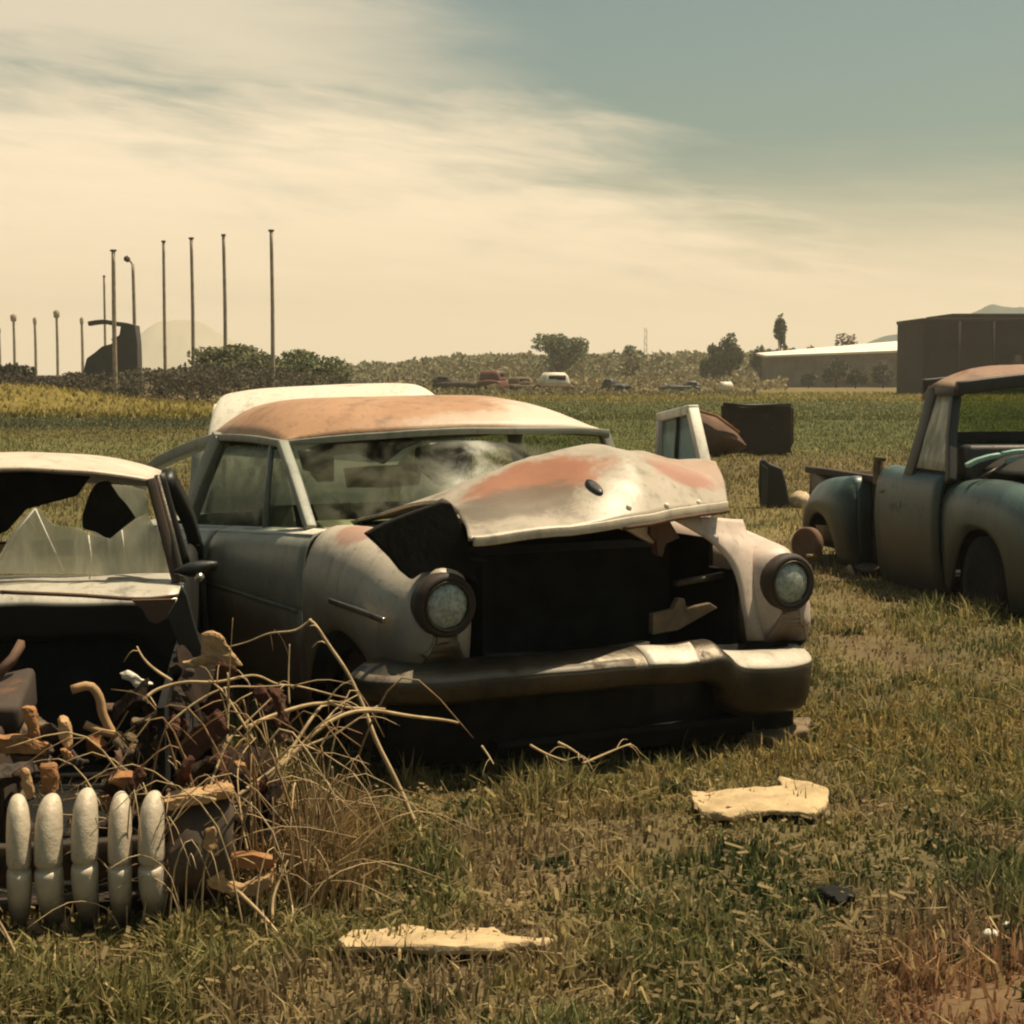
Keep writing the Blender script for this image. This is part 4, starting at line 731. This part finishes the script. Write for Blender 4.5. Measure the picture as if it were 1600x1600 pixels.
wreck('far_wreck', 866, 614, 122, 2.3, 1.45, M['rustbrown'], 'brown car with a pale cream roof in the far row', 'car', 15, (.15, .85), M['whitepaint'], top=.5)
wreck('far_wreck', 963, 611, 140, 1.9, 1.0, M['cabdark'], 'small low black wreck in the far row under the hedge', 'car', -20, (.05, .45), top=.6)
wreck('far_wreck', 1062, 613, 136, 3.0, .85, M['cabdark'], 'long low black wreck right of centre in the far row', 'car', 0, (.62, .95), top=.6)
wreck('far_wreck', 812, 613, 134, 1.9, 1.15, M['wood'], 'tan weathered wreck between the red wreck and the cream roofed car', 'car', 30, (.2, .8), top=.55)
p = atY(1134, 606, 133); t = empty('white_tank', (p[0], 133, 0), .4, 'small white tank standing alone in the far field', 'tank')
MB().lathe([(-.5, .01), (-.48, .25), (-.38, .36), (.38, .36), (.48, .25), (.5, .01)], (0, 0, .45), (1, 0, 0), 18).build('drum', M['whitepaint'], t)
for s in (-1, 1): MB().box((s*.28, 0, .08), (.08, .5, .18)).build('leg', M['wood'], t)

# ------------------------------------------------------------------ buildings
Y_ = 182; a_ = atY(1203, 600, Y_); b_ = atY(1440, 600, Y_); zt0 = atY(1203, 558, Y_)[2]; zt1 = atY(1440, 549, Y_)[2]
t = empty('long_shed', (a_[0], Y_, 0), 0, 'long low grey shed with a bright white sloping roof', 'shed'); Ls = b_[0]-a_[0]; ro = atY(1440, 533, Y_)[2]
V = [(0, 0, -.2), (Ls, 0, -.2), (Ls, 0, zt1), (0, 0, zt0), (0, 6, -.2), (Ls, 6, -.2), (Ls, 6, zt1+.3), (0, 6, zt0)]
O('wall', V, [(0, 1, 2, 3), (1, 5, 6, 2), (5, 4, 7, 6), (4, 0, 3, 7)], M['shedwall'], t, smooth=False)
V = [(-.5, -.5, zt0-.02), (Ls+.4, -.5, zt1-.02), (Ls+.4, 7, ro+.05), (-.5, 7, zt0+.28), (-.5, -.5, zt0+.16), (Ls+.4, -.5, zt1+.2), (Ls+.4, 7, ro+.25), (-.5, 7, zt0+.48)]
O('roof', V, [(0, 3, 2, 1), (4, 5, 6, 7), (0, 1, 5, 4), (1, 2, 6, 5), (2, 3, 7, 6), (3, 0, 4, 7)], M['shedroof'], t, smooth=False)
for u0, u1, v0, v1 in ((1302, 1330, 566, 600), (1350, 1385, 562, 600)):
    q0, q1 = atY(u0, v0, Y_), atY(u1, v1, Y_); MB().box(((q0[0]+q1[0])/2-a_[0], .0, (q0[2]+max(q1[2], 0))/2), (q1[0]-q0[0], .12, q0[2]-max(q1[2], 0))).build('door', plain('shed_door', (.30, .25, .18), .9, .2, 1), t)
Y_ = 120; a_ = atY(1441, 600, Y_); b_ = atY(1790, 600, Y_); zt = atY(1430, 502, Y_)[2]; zr = atY(1560, 499, Y_)[2]
t = empty('brown_barn', (a_[0], Y_, 0), 0, 'dark brown flat topped barn rising behind the pickup cab', 'barn'); Ls = b_[0]-a_[0]
MB().box((Ls/2, 4, zt/2-.1), (Ls, 8, zt+.2)).build('wall', M['barn'], t, smooth=False)
MB().box((Ls/2, 4, zt+.10), (Ls+.16, 8.1, .22)).build('roof', plain('barn_roof', (.045, .031, .024), .9, .3, .5), t, bevel=.04)
MB().box((.95+Ls/2, 3.9, zt+.36), (Ls-1.9, 7.6, .30)).build('roof_ridge', plain('barn_ridge', (.05, .036, .028), .9, .3, .5), t, bevel=.05)
for xx, w_ in ((2.35, .18), (4.6, .14)): MB().box((xx, -.06, zt/2), (w_, .12, zt)).build('wall_post', M['barn'], t)
MB().box((6.2, -.05, 1.3), (2.2, .1, 2.6)).build('door', M['scorched'], t)

# ------------------------------------------------------------------ trees, brush
def leafcloud(pts, size, colr, var=.4):
    n = len(pts); a_ = rng.normal(size=(n, 3)); a_ /= np.linalg.norm(a_, axis=1)[:, None]; b_ = np.cross(a_, rng.normal(size=(n, 3))); b_ /= np.linalg.norm(b_, axis=1)[:, None]
    s_ = (size*(.5+rng.random(n)))[:, None]; V = np.stack([pts-a_*s_, pts-b_*s_*.5, pts+a_*s_, pts+b_*s_*.5], 1).reshape(-1, 3); i = np.arange(n)[:, None]*4
    c_ = 2.6*np.array(colr)*(1+var*rng.normal(0, 1, n).clip(-1.8, 2))[:, None]; return V, [i+np.arange(4)], np.repeat(c_.clip(.003, 1), 4, 0)
def blob(c_, r_, n):
    d_ = rng.normal(size=(n, 3)); d_ /= np.linalg.norm(d_, axis=1)[:, None]; return np.array(c_)+d_*np.array(r_)*(rng.random(n)**.45)[:, None]
def tree(name, u, vt, Y, w, label, cat='tree', colr=(.035, .045, .018), n=2600, size=.20, trunk=.5, seed=0, group=None, lobes=9, bare=0):
    rs = np.random.default_rng(seed+11); x_ = (u-800)/FPX*Y; ht = atY(u, vt, Y)[2]; t = empty(name, (x_, Y, 0), 0, label, cat, group)
    mb = MB(); mb.tube(cr([(0, 0, -.1), (.03*ht, 0, ht*.3), (-.02*ht, .02*ht, ht*.75)], 8), np.linspace(.045*ht*trunk+.04, .02, 8), 7)
    cs = []
    for i in range(lobes):
        a_ = rs.random()*6.28; rr_ = w/2*(.25+.6*rs.random()); c_ = np.array([rr_*math.cos(a_), rr_*math.sin(a_)*.8, ht*(.34+.48*rs.random())]); cs.append(c_)
        mb.tube(cr([(0, 0, ht*.22), c_*[.5, .5, .75], c_], 6), np.linspace(.03*ht*trunk*.6+.02, .012, 6), 5)
    cs.append(np.array([0, 0, ht*.84])); mb.build('trunk', M['bark'], t)
    P_ = np.concatenate([blob(c_, (w*.25, w*.23, ht*.17*(.7+.6*rs.random())), n//len(cs)) for c_ in cs]); P_ = P_[P_[:, 2] > .05]
    V, F, C_ = leafcloud(P_, size, colr); o = fast_mesh('crown', V, F, M['leaf'], C_, t); return t
tree('broad_tree', 870, 518, 205, 5.8, 'round leafy tree standing alone above the far hedge at centre', seed=1, colr=(.05, .058, .026), n=3000, size=.22)
tree('small_tree', 984, 540, 210, 3.2, 'small low tree just left of the thin mast', seed=2, colr=(.045, .05, .024), n=1500)
tree('bushy_tree', 1138, 522, 190, 3.2, 'taller dark bushy tree left of the white roofed shed', seed=3, colr=(.034, .038, .017), n=2200)
tree('bushy_tree', 1112, 536, 192, 2.2, 'lower dark bushy tree left of the white roofed shed', seed=4, colr=(.038, .042, .018), n=1500)
tree('slim_tree', 1217, 492, 200, 1.7, 'tall slim tree rising over the left end of the white roofed shed', seed=5, colr=(.036, .042, .019), n=1500, lobes=7)
tree('small_tree', 1186, 540, 195, 2.2, 'small scrubby tree at the left end of the white roofed shed', seed=6, colr=(.05, .052, .03), n=1200)
tree('brown_tree', 1312, 521, 225, 3.4, 'brownish tree crown showing over the white shed roof', seed=7, colr=(.085, .06, .04), n=1500)
for i, (u, vt, Y_, w, lab) in enumerate(((1305, 562, 176, 2.4, 'dark shrub before the middle of the shed wall'), (1262, 584, 172, 1.6, 'low dark shrub before the left part of the shed wall'), (1378, 566, 172, 2.4, 'dark green shrub where the shed meets the brown barn'), (1335, 576, 170, 1.8, 'low brown shrub between the two taller shrubs by the shed'))):
    tree('shed_shrub', u, vt, Y_, w, lab, 'shrub', (.028, .028, .016), 1300, .15, seed=20+i)
tree('round_tree', 372, 533, 92, 4.3, 'green rounded tree between the two rightmost tall poles', seed=8, colr=(.058, .058, .028), n=6000, lobes=14, size=.12)
tree('round_tree', 470, 543, 96, 4.2, 'green rounded tree just right of the rightmost tall pole', seed=9, colr=(.052, .058, .026), n=6000, lobes=14, size=.12)
tree('round_tree', 515, 572, 100, 2.6, 'low green bush at the right end of the left brush line', 'shrub', (.052, .055, .026), 1500, .12, seed=10)
tree('dark_bush', 22, 566, 88, 2.2, 'dark round bush at the left edge below the far lamps', 'bush', (.022, .022, .012), 2000, .12, seed=12)
for i, (u, vt, w, lab) in enumerate(((75, 586, 2.4, 'low dark bush right of the leftmost round bush'), (125, 580, 2.0, 'dark bush at the foot of the hooked machine on its left'), (255, 575, 1.6, 'dark twiggy bush right of the hooked machine'), (292, 572, 1.8, 'dark twiggy bush under the third tall pole'), (325, 568, 1.6, 'dark brown bush left of the green rounded trees'), (420, 572, 1.7, 'olive bush in the gap between the two green rounded trees'))):
    tree('dark_bush', u, vt, 86+i, w, lab, 'bush', (.032, .026, .017) if i < 5 else (.045, .044, .022), 1500, .10, seed=30+i)
# brush mass (one mass)
def brush(name, u0, u1, Y0, Y1, top, n, size, colr, label):
    u = u0+(u1-u0)*rng.random(n); Y_ = Y0+(Y1-Y0)*rng.random(n); x_ = (u-800)/FPX*Y_
    vt = np.interp(u, [q_[0] for q_ in top], [q_[1] for q_ in top])+7*(fbm(u*.06, Y_*.02, 3)-.5)*2+9*(fbm(u*.25, Y_*.1, 2)-.5); hm = (583-vt)/FPX*Y_+H
    z_ = hm*rng.random(n)**.75; z_ = z_.clip(0, None); V, F, C_ = leafcloud(np.stack([x_, Y_, z_], 1), size, colr, .35); o = fast_mesh(name, V, F, M['leaf'], C_); tag(o, label, 'brush', kind='stuff')
brush('brush_line', -260, 540, 84, 94, [(-260, 585), (0, 580), (100, 590), (200, 578), (300, 578), (400, 572), (540, 585)], 22000, .085, (.036, .030, .019), 'dark tangled brush line along the left side of the field')
brush('hedge', 480, 1240, 205, 265, [(480, 580), (560, 573), (640, 565), (720, 558), (800, 555), (1000, 553), (1240, 550)], 40000, .28, (.085, .078, .042), 'grey green hedge and scrub along the far edge of the field')
brush('row_scrub', 640, 1180, 112, 121, [(640, 608), (800, 606), (1000, 609), (1180, 610)], 3500, .12, (.07, .06, .03), 'low dry weeds in front of the far row of wrecks')
brush('low_scrub', 600, 1230, 150, 190, [(600, 600), (800, 594), (1000, 590), (1230, 594)], 9000, .20, (.085, .07, .035), 'low dry scrub among the far wrecks')
brush('far_hedge', 1200, 2000, 230, 270, [(1200, 548), (1400, 545), (2000, 540)], 9000, .4, (.04, .045, .03), 'distant hedge beyond the sheds at the right')
brush('far_hedge', -700, -230, 120, 150, [(-700, 570), (-230, 575)], 5000, .25, (.035, .032, .02), 'distant brush beyond the left edge of the field')

# ------------------------------------------------------------------ poles
def polemesh(h_, r_, tilt=.012):
    return MB().tube(cr([(0, 0, -.3), (tilt*h_*.4, 0, h_*.5), (0, 0, h_)], 10), np.linspace(r_, r_*.75, 10), 8)
proto = None
pl = [(182, 392, 86, 1.15, 'thickest darkest tall pole standing directly behind the hooked machine'), (260, 378, 100, .95, 'tall bare pole first to the right of the lamp pole'), (303, 373, 97, 1, 'tall bare pole second to the right of the lamp pole'), (353, 368, 94, 1, 'tall bare pole rising out of the left rounded tree'), (427, 361, 90, 1, 'rightmost tall bare pole between the rounded trees'), (167, 432, 118, .8, 'faint shorter pole just left of the thickest pole')]
for u, vt, Y_, th_, lab in pl:
    ht = atY(u, vt, Y_)[2]
    t = empty('tall_pole', ((u-800)/FPX*Y_, Y_, 0), random.uniform(0, 6), lab, 'pole', 'tall poles at the left of the field')
    if proto is None: proto = polemesh(8, .11).build('shaft', M['pole']); o = proto; cp = MB().box((0, 0, 8.02), (.2, .2, .10)).build('cap', M['bark'])
    else: o = proto.copy(); col.objects.link(o); cp = cp.copy(); col.objects.link(cp)
    for q_ in (o, cp): q_.parent = t; q_.scale = (th_, th_, ht/8)
u, vt, Y_ = 212, 412, 104; ht = atY(u, vt, Y_)[2]; t = empty('lamp_pole', ((u-800)/FPX*Y_, Y_, 0), 0, 'tall pole topped by a short arm and lamp leaning left', 'lamp pole', 'tall poles at the left of the field')
polemesh(ht, .12).build('shaft', M['pole'], t); MB().tube(cr([(0, 0, ht-.15), (-.12, 0, ht+.12), (-.30, 0, ht+.25)], 8), .06, 7).build('arm', M['pole'], t); MB().lathe([(-.2, .05), (-.12, .15), (.1, .17), (.18, .06)], (-.33, 0, ht+.26), (-.8, 0, .6), 12).build('lamp', M['bark'], t)
pf = None
for u, vt, lab in ((25, 495, 'second far lamp pole from the left edge with a big round head'), (58, 500, 'thin far lamp pole between the two big headed ones'), (92, 489, 'far lamp pole with a square head left of the hooked machine'), (131, 500, 'far lamp pole nearest the hooked machine'), (2, 515, 'far lamp pole cut by the left edge of the picture')):
    Y_ = 190; ht = atY(u, vt, Y_)[2]; t = empty('far_lamp_pole', ((u-800)/FPX*Y_, Y_, 0), 0, lab, 'lamp pole', 'far lamp poles at the left edge')
    if pf is None:
        pf = polemesh(7, .17).build('shaft', M['pole']); pf2 = MB().lathe([(-.45, .05), (-.3, .3), (.2, .34), (.4, .1)], (0, 0, 6.9), (0, 0.01, 1), 12).build('lamp', M['pole']); s_, l_ = pf, pf2
    else:
        s_ = pf.copy(); l_ = pf2.copy(); col.objects.link(s_); col.objects.link(l_)
    for q_ in (s_, l_): q_.parent = t; q_.scale = (1, 1, ht/7)
    if u in (58, 131, 2): l_.scale = (.6, .6, ht/7)
u, Y_ = 1008, 400; ht = atY(u, 512, Y_)[2]; t = empty('thin_mast', ((u-800)/FPX*Y_, Y_, 0), 0, 'thin faint mast above the far hedge right of the small tree', 'mast')
mb = MB()
for s1 in (-1, 1): mb.tube([(s1*.35, 0, 0), (s1*.22, 0, ht)], .07, 5)
mb.build('mast_leg', M['pole'], t)
mb = MB(); [mb.tube([(-.33*(-1)**i, 0, i*ht/8), (.33*(-1)**i, 0, (i+1)*ht/8)], .05, 4) for i in range(8)]; mb.build('lattice', M['pole'], t)

# ------------------------------------------------------------------ hooked machine
Y_ = 89; t = empty('field_machine', ((180-800)/FPX*Y_, Y_, 0), 0, 'tall dark derelict machine with a hooked spout pointing left above the brush', 'farm machine'); of = np.array(t.location)
pt = lambda u, v, dy=0: atY(u, v, Y_+dy)-of
V, F = loft([[pt(u0, v, 0)+np.array([0, -.5, 0]), pt(u1, v, 0)+np.array([0, -.5, 0]), pt(u1, v, 0)+np.array([0, .6, 0]), pt(u0, v, 0)+np.array([0, .6, 0])] for v, u0, u1 in ((640, 178, 220), (600, 180, 219), (560, 184, 218), (535, 188, 217), (508, 192, 214))], True, True); O('tower', dent(V, .04, 2, 1), F, M['cabdark'], t, smooth=False)
mb = MB(); mb.bar(cr([pt(212, 512), pt(198, 508), pt(182, 506), pt(165, 503), pt(150, 504), pt(139, 506)], 16), .5, .22, (0, 1, 0)); mb.build('spout', M['cabdark'], t, bevel=.03)
mb = MB(); mb.bar(cr([pt(196, 520), pt(186, 528), pt(176, 532)], 8), .4, .16, (0, 1, 0)); mb.build('chute_lip', M['cabdark'], t)
V, F = loft([[pt(u, v)+np.array([0, q_, 0]) for u, v, q_ in ((u0, v0, -.7), (u0, 640, -.7), (u0, 640, .8), (u0, v0, .8))] for u0, v0 in ((132, 590), (140, 560), (152, 552), (165, 542), (178, 538), (188, 530))], True, True); O('hopper', dent(V, .05, 2, 4), F, M['cabdark'], t, smooth=False)
for u in (150, 200): MB().lathe([(-.12, .25), (-.12, .5), (.12, .5), (.12, .25), (.08, .001)], pt(u, 616)*[1, 0, 0]+np.array([0, -.85, .42]), (0, 1, 0), 18).build('wheel', M['rubber'], t)

# ------------------------------------------------------------------ hills
def ridge(name, P, Y_, depth, mat):
    n = len(P); secs = []
    for u, v in cr(P, n*6):
        p = atY(u, v, Y_); zz = p[2]+.04*abs(p[2])*mnoise.noise(Vector((u*.05, 1.3, 2))); secs.append([(p[0], Y_-depth, -2), (p[0], Y_-depth*.4, zz*.55), (p[0], Y_, zz), (p[0], Y_+depth, -2)])
    V, F = loft(secs); o = O(name, V, F, mat); tag(o, kind='structure')
ridge('hill', [(1330, 545), (1365, 532), (1385, 524), (1420, 520), (1480, 510), (1530, 482), (1560, 477), (1600, 480), (1700, 484), (1850, 500), (2000, 560)], 900, 100, M['hillblue'])
ridge('mountain', [(180, 580), (215, 528), (240, 508), (275, 500), (308, 502), (340, 520), (375, 540), (420, 575)], 1150, 80, M['peak'])

# ------------------------------------------------------------------ weeds
def stalks(root, curves, r0, mat):
    of = np.array(root.location)
    for P_, Y0, Y1, rr_ in curves:
        m = len(P_); Q_ = cr([atY(u, v, Y0+(Y1-Y0)*i/(m-1))-of for i, (u, v) in enumerate(P_)], m*5); Q_ = Q_+np.array([.012*np.array(mnoise.noise_vector(Vector(q_)*5+Vector((P_[0][0], 0, 0)))) for q_ in Q_])
        w_ = MB().tube(Q_, np.linspace(rr_*.85, rr_*.4, len(Q_)), 6)
        for b_ in range(3 if rr_ > .0055 else 1):
            i_ = random.randint(len(Q_)//3, len(Q_)-3); d_ = Q_[i_+1]-Q_[i_]; d_ = d_/np.linalg.norm(d_)+rng.normal(0, .55, 3); L_ = random.uniform(.04, .14)
            w_.tube(cr([Q_[i_], Q_[i_]+d_*L_*.5+np.array([0, 0, .008]), Q_[i_]+d_*L_+np.array([0, 0, -.015])], 6), np.linspace(rr_*.35, rr_*.12, 6), 4)
        w_.build('stalk', mat, root)
t = empty('dead_weed', tuple(gnd(672, 1335)), 0, 'single long dead stalk leaning up from the grass across the sedan bumper', 'weed')
stalks(t, [([(676, 1338), (655, 1300), (632, 1250), (610, 1200), (590, 1155), (572, 1108), (548, 1060), (520, 1015), (498, 978), (486, 968)], 5.4, 5.5, .0105), ([(486, 968), (460, 985), (420, 990), (385, 1003), (345, 1012)], 5.5, 5.5, .005)], 0, M['stalk'])
t = empty('dead_weed', tuple(gnd(330, 1430)), 0, 'large clump of arching pale dead stalks beside the grille teeth', 'weed')
stalks(t, [([(318, 1312), (330, 1290), (352, 1270), (400, 1236), (448, 1192), (490, 1146), (522, 1122), (560, 1110), (620, 1114), (670, 1122), (716, 1134)], 4.75, 5.15, .010),
  ([(330, 1280), (380, 1240), (430, 1200), (462, 1160), (492, 1118), (508, 1102), (520, 1098)], 4.8, 5.1, .008),
  ([(385, 1140), (420, 1122), (470, 1104), (510, 1099), (545, 1106), (600, 1112)], 4.9, 5.1, .008),
  ([(225, 1098), (250, 1080), (290, 1068), (340, 1066), (395, 1055), (432, 1068), (470, 1072), (542, 1087)], 4.9, 5.1, .006),
  ([(240, 1152), (275, 1120), (310, 1096), (355, 1075), (400, 1070), (440, 1068)], 4.9, 5.0, .005),
  ([(325, 1240), (340, 1200), (362, 1155), (395, 1120), (440, 1072)], 4.8, 5.0, .005),
  ([(356, 1160), (357, 1110), (353, 1050)], 4.85, 4.9, .006), ([(395, 1160), (370, 1120), (345, 1080), (325, 1062)], 4.9, 4.95, .006), ([(452, 1100), (452, 1060), (453, 1010)], 5.1, 5.15, .004),
  ([(372, 1392), (400, 1420), (425, 1448), (443, 1470)], 4.55, 4.5, .007), ([(438, 1468), (452, 1448), (456, 1425), (452, 1405)], 4.5, 4.6, .005), ([(422, 1445), (424, 1405), (436, 1370), (448, 1340)], 4.6, 4.7, .006),
  ([(340, 1250), (300, 1242), (250, 1246)], 4.6, 4.6, .006), ([(450, 1180), (520, 1150), (560, 1122), (590, 1100)], 5.0, 5.1, .005), ([(268, 1062), (240, 1045), (225, 1030), (215, 1012)], 4.9, 5.0, .005), ([(420, 1460), (380, 1300), (370, 1200), (400, 1150)], 4.6, 4.9, .004)], 0, M['stalk'])
t = empty('dead_weed', tuple(gnd(28, 1512)), 0, 'short dead stalk leaning at the left edge below the grille teeth', 'weed'); stalks(t, [([(30, 1515), (15, 1480), (0, 1445), (-20, 1410)], 4.3, 4.35, .007)], 0, M['stalk'])
t = empty('dead_weed', tuple(gnd(166, 1560)), 0, 'short grey stalk standing in the grass below the grille teeth', 'weed'); stalks(t, [([(166, 1562), (158, 1530), (150, 1500), (146, 1470)], 4.1, 4.15, .007)], 0, M['stalkdark'])
t = empty('dry_sticks', tuple(gnd(880, 1200)), 0, 'few dry sticks poking out of the grass under the sedan bumper', 'sticks')
stalks(t, [([(830, 1165), (860, 1180), (895, 1192)], 6.0, 5.9, .006), ([(870, 1162), (895, 1175), (915, 1188)], 6.0, 5.9, .006), ([(910, 1192), (950, 1178), (985, 1165)], 5.9, 6.0, .006), ([(752, 1166), (762, 1182), (770, 1196)], 5.9, 5.85, .005)], 0, M['stalk'])
t = empty('twig_tangle', tuple(gnd(430, 1400)), 0, 'brown tangle of dry twigs in front of the torn fender of the left car', 'weed')
for g_, mt in ((0, 'stalk'), (1, 'stalkdark'), (2, 'stalkdark')):
    for k_ in range(30):
        bx_ = random.uniform(-1.0, -.50); by_ = random.uniform(4.62, 5.25); hh_ = random.uniform(.12, .55); ax_, ay_ = random.uniform(-.35, .3), random.uniform(-.15, .15); of = np.array(t.location)
        Q_ = cr([(bx_, by_, -.02), (bx_+ax_*.3, by_+ay_*.3, hh_*.6), (bx_+ax_*.8, by_+ay_*.8, hh_), (bx_+ax_*1.5, by_+ay_*1.4, hh_*random.uniform(.6, 1.05))], 12)-of
        MB().tube(Q_, np.linspace(random.uniform(.0025, .005), .0015, 12), 5).build('twig', M[mt], t)
t = empty('straw_tuft', tuple(gnd(400, 1400)), 0, 'fine pale straw stems bending over the wreckage right of the grille teeth', 'weed')
for k_ in range(70):
    bx_ = random.uniform(-1.05, -.42); by_ = random.uniform(4.5, 5.0); hh_ = random.uniform(.10, .42); ax_, ay_ = random.uniform(-.30, .34), random.uniform(-.12, .08); of = np.array(t.location)
    Q_ = cr([(bx_, by_, -.02), (bx_+ax_*.25, by_+ay_*.3, hh_*.7), (bx_+ax_*.8, by_+ay_*.8, hh_), (bx_+ax_*1.4, by_+ay_*1.4, hh_*random.uniform(.5, .95))], 10)-of
    MB().tube(Q_, np.linspace(random.uniform(.0016, .0030), .001, 10), 4).build('stem', M['stalk'], t)
n = 7000; x = rng.normal(-.62, .16, n); y = 4.75+.75*rng.random(n); keep = rng.random(n) < np.exp(-((x+.62)/.25)**2); x, y = x[keep], y[keep]; x = x+(y-5.0)*.25
blades('dry_grass', x, y, (.06+.18*rng.random(len(x))**1.4)*np.exp(-((x+.60)/.28)**2), .003+.003*rng.random(len(x)), A([.27, .18, .075])*(.45+.9*rng.random(len(x)))[:, None], .6, label='tall straw coloured dry grass between the left car and the sedan')
n = 2600; x = rng.normal(0, 1, n)*.5+1.6; y = 7.0+rng.normal(0, .5, n)
blades('dry_grass', x, y, .04+.09*rng.random(n)**2, .0035+.003*rng.random(n), A([.30, .22, .075])*(.5+.9*rng.random(n))[:, None], 1.0, label='scattered straw coloured grass to the right of the sedan bumper')

# ------------------------------------------------------------------ light and sky
az = math.atan2(.906, .423); el = R(67)
sd = np.array([.906*math.cos(el), .423*math.cos(el), math.sin(el)])
sun = bpy.data.objects.new('sun', bpy.data.lights.new('sun', 'SUN')); col.objects.link(sun); sun.data.energy = 5.0; sun.data.angle = R(.5); sun.data.color = (1, .84, .60)
sun.rotation_euler = Vector(-sd).to_track_quat('-Z', 'Y').to_euler()
w = bpy.data.worlds.new('World'); sc.world = w; w.use_nodes = True; t = w.node_tree; t.nodes.clear()
sk = N(t, 'ShaderNodeTexSky', sky_type='NISHITA'); sk.sun_disc = False; sk.sun_elevation = el; sk.sun_rotation = az; sk.dust_density = 2.5
ti = N(t, 'ShaderNodeMix', data_type='RGBA', blend_type='MULTIPLY'); ti.inputs[0].default_value = 1; t.links.new(sk.outputs[0], ti.inputs[6]); ti.inputs[7].default_value = (.55, .59, .43, 1)
bg1 = N(t, 'ShaderNodeBackground'); t.links.new(ti.outputs[2], bg1.inputs[0]); bg1.inputs[1].default_value = .10
bg2 = N(t, 'ShaderNodeBackground'); bg2.inputs[1].default_value = .95
tc = N(t, 'ShaderNodeTexCoord'); sp = N(t, 'ShaderNodeSeparateXYZ'); t.links.new(tc.outputs['Generated'], sp.inputs[0])
def mth(op, a_, b_=None, c_=None):
    n = N(t, 'ShaderNodeMath', operation=op)
    for i, q_ in enumerate((a_, b_, c_)):
        if q_ is None: continue
        if hasattr(q_, 'is_linked'): t.links.new(q_, n.inputs[i])
        else: n.inputs[i].default_value = q_
    return n.outputs[0]
azn = mth('ARCTAN2', sp.outputs[0], sp.outputs[1]); eln = sp.outputs[2]
azc = mth('MAXIMUM', mth('MINIMUM', azn, .6), -.6)
cb = N(t, 'ShaderNodeCombineXYZ'); t.links.new(mth('MULTIPLY', azn, 3.2), cb.inputs[0]); t.links.new(mth('MULTIPLY_ADD', azn, 2.2, mth('MULTIPLY', eln, 16.0)), cb.inputs[1]); cb.inputs[2].default_value = 3.7
n1 = noise(t, cb.outputs[0], 1.6, 7, .58, .35)
cb2 = N(t, 'ShaderNodeCombineXYZ'); t.links.new(mth('MULTIPLY', azn, 9.), cb2.inputs[0]); t.links.new(mth('MULTIPLY_ADD', azn, 6., mth('MULTIPLY', eln, 60.0)), cb2.inputs[1])
n2 = noise(t, cb2.outputs[0], 1.4, 6, .6, .4)
edge = mth('MULTIPLY_ADD', azc, -.20, mth('MULTIPLY_ADD', mth('MULTIPLY', azc, azc), -.26, .118))
f = mth('SUBTRACT', edge, eln); f = mth('ADD', f, mth('MULTIPLY_ADD', n1, .13, -.065)); f = mth('ADD', f, mth('MULTIPLY_ADD', n2, .05, -.025))
low_ = ramp(t, f, -.042, .045)
dd = mth('SUBTRACT', eln, mth('MULTIPLY_ADD', azc, -.10, .168)); dd = mth('ADD', mth('ABSOLUTE', dd), mth('MULTIPLY_ADD', n2, -.05, .025))
st_ = mth('MULTIPLY', ramp(t, dd, .058, .010), ramp(t, mth('MULTIPLY_ADD', n1, -.22, mth('ADD', azn, .11)), .04, -.17))
hzn = ramp(t, mth('MULTIPLY_ADD', n2, -.03, eln), .115, .005)
msk = mth('MAXIMUM', mth('MAXIMUM', hzn, mth('MULTIPLY', low_, mth('MULTIPLY_ADD', n2, .25, .80))), mth('MULTIPLY', st_, .62)); msk = mth('MULTIPLY', mth('MINIMUM', msk, 1.0), ramp(t, mth('ABSOLUTE', azn), 1.9, .75))  # unseen clouds beside and behind the camera faded to cut ambient light
cc = mix(t, ramp(t, eln, .0, .12), (.88, .685, .44), (.87, .70, .475)); t.links.new(cc, bg2.inputs[0])
mx = N(t, 'ShaderNodeMixShader'); t.links.new(msk, mx.inputs[0]); t.links.new(bg1.outputs[0], mx.inputs[1]); t.links.new(bg2.outputs[0], mx.inputs[2])
ow = N(t, 'ShaderNodeOutputWorld'); t.links.new(mx.outputs[0], ow.inputs[0])

hz = MB().box((0, 0, 0), (3000, 1380, 52)).build('haze', None or bpy.data.materials.new('haze_air'), smooth=False); hz.location = (0, 640, 24.8); tag(hz, kind='stuff')
t = nt(bpy.data.materials['haze_air']); pv = N(t, 'ShaderNodeVolumePrincipled'); pv.inputs['Color'].default_value = (.93, .88, .74, 1); pv.inputs['Density'].default_value = .0006; pv.inputs['Anisotropy'].default_value = .2
o = N(t, 'ShaderNodeOutputMaterial'); t.links.new(pv.outputs[0], o.inputs['Volume'])
sc.view_settings.view_transform = 'Standard'; sc.view_settings.look = 'None'; sc.view_settings.gamma = 1; sc.view_settings.exposure = .45
sc.render.engine = 'CYCLES'; sc.cycles.pixel_filter_type = 'GAUSSIAN'; sc.cycles.filter_width = 2.4
sc.cycles.max_bounces = 6; sc.cycles.transparent_max_bounces = 12; sc.cycles.use_denoising = True
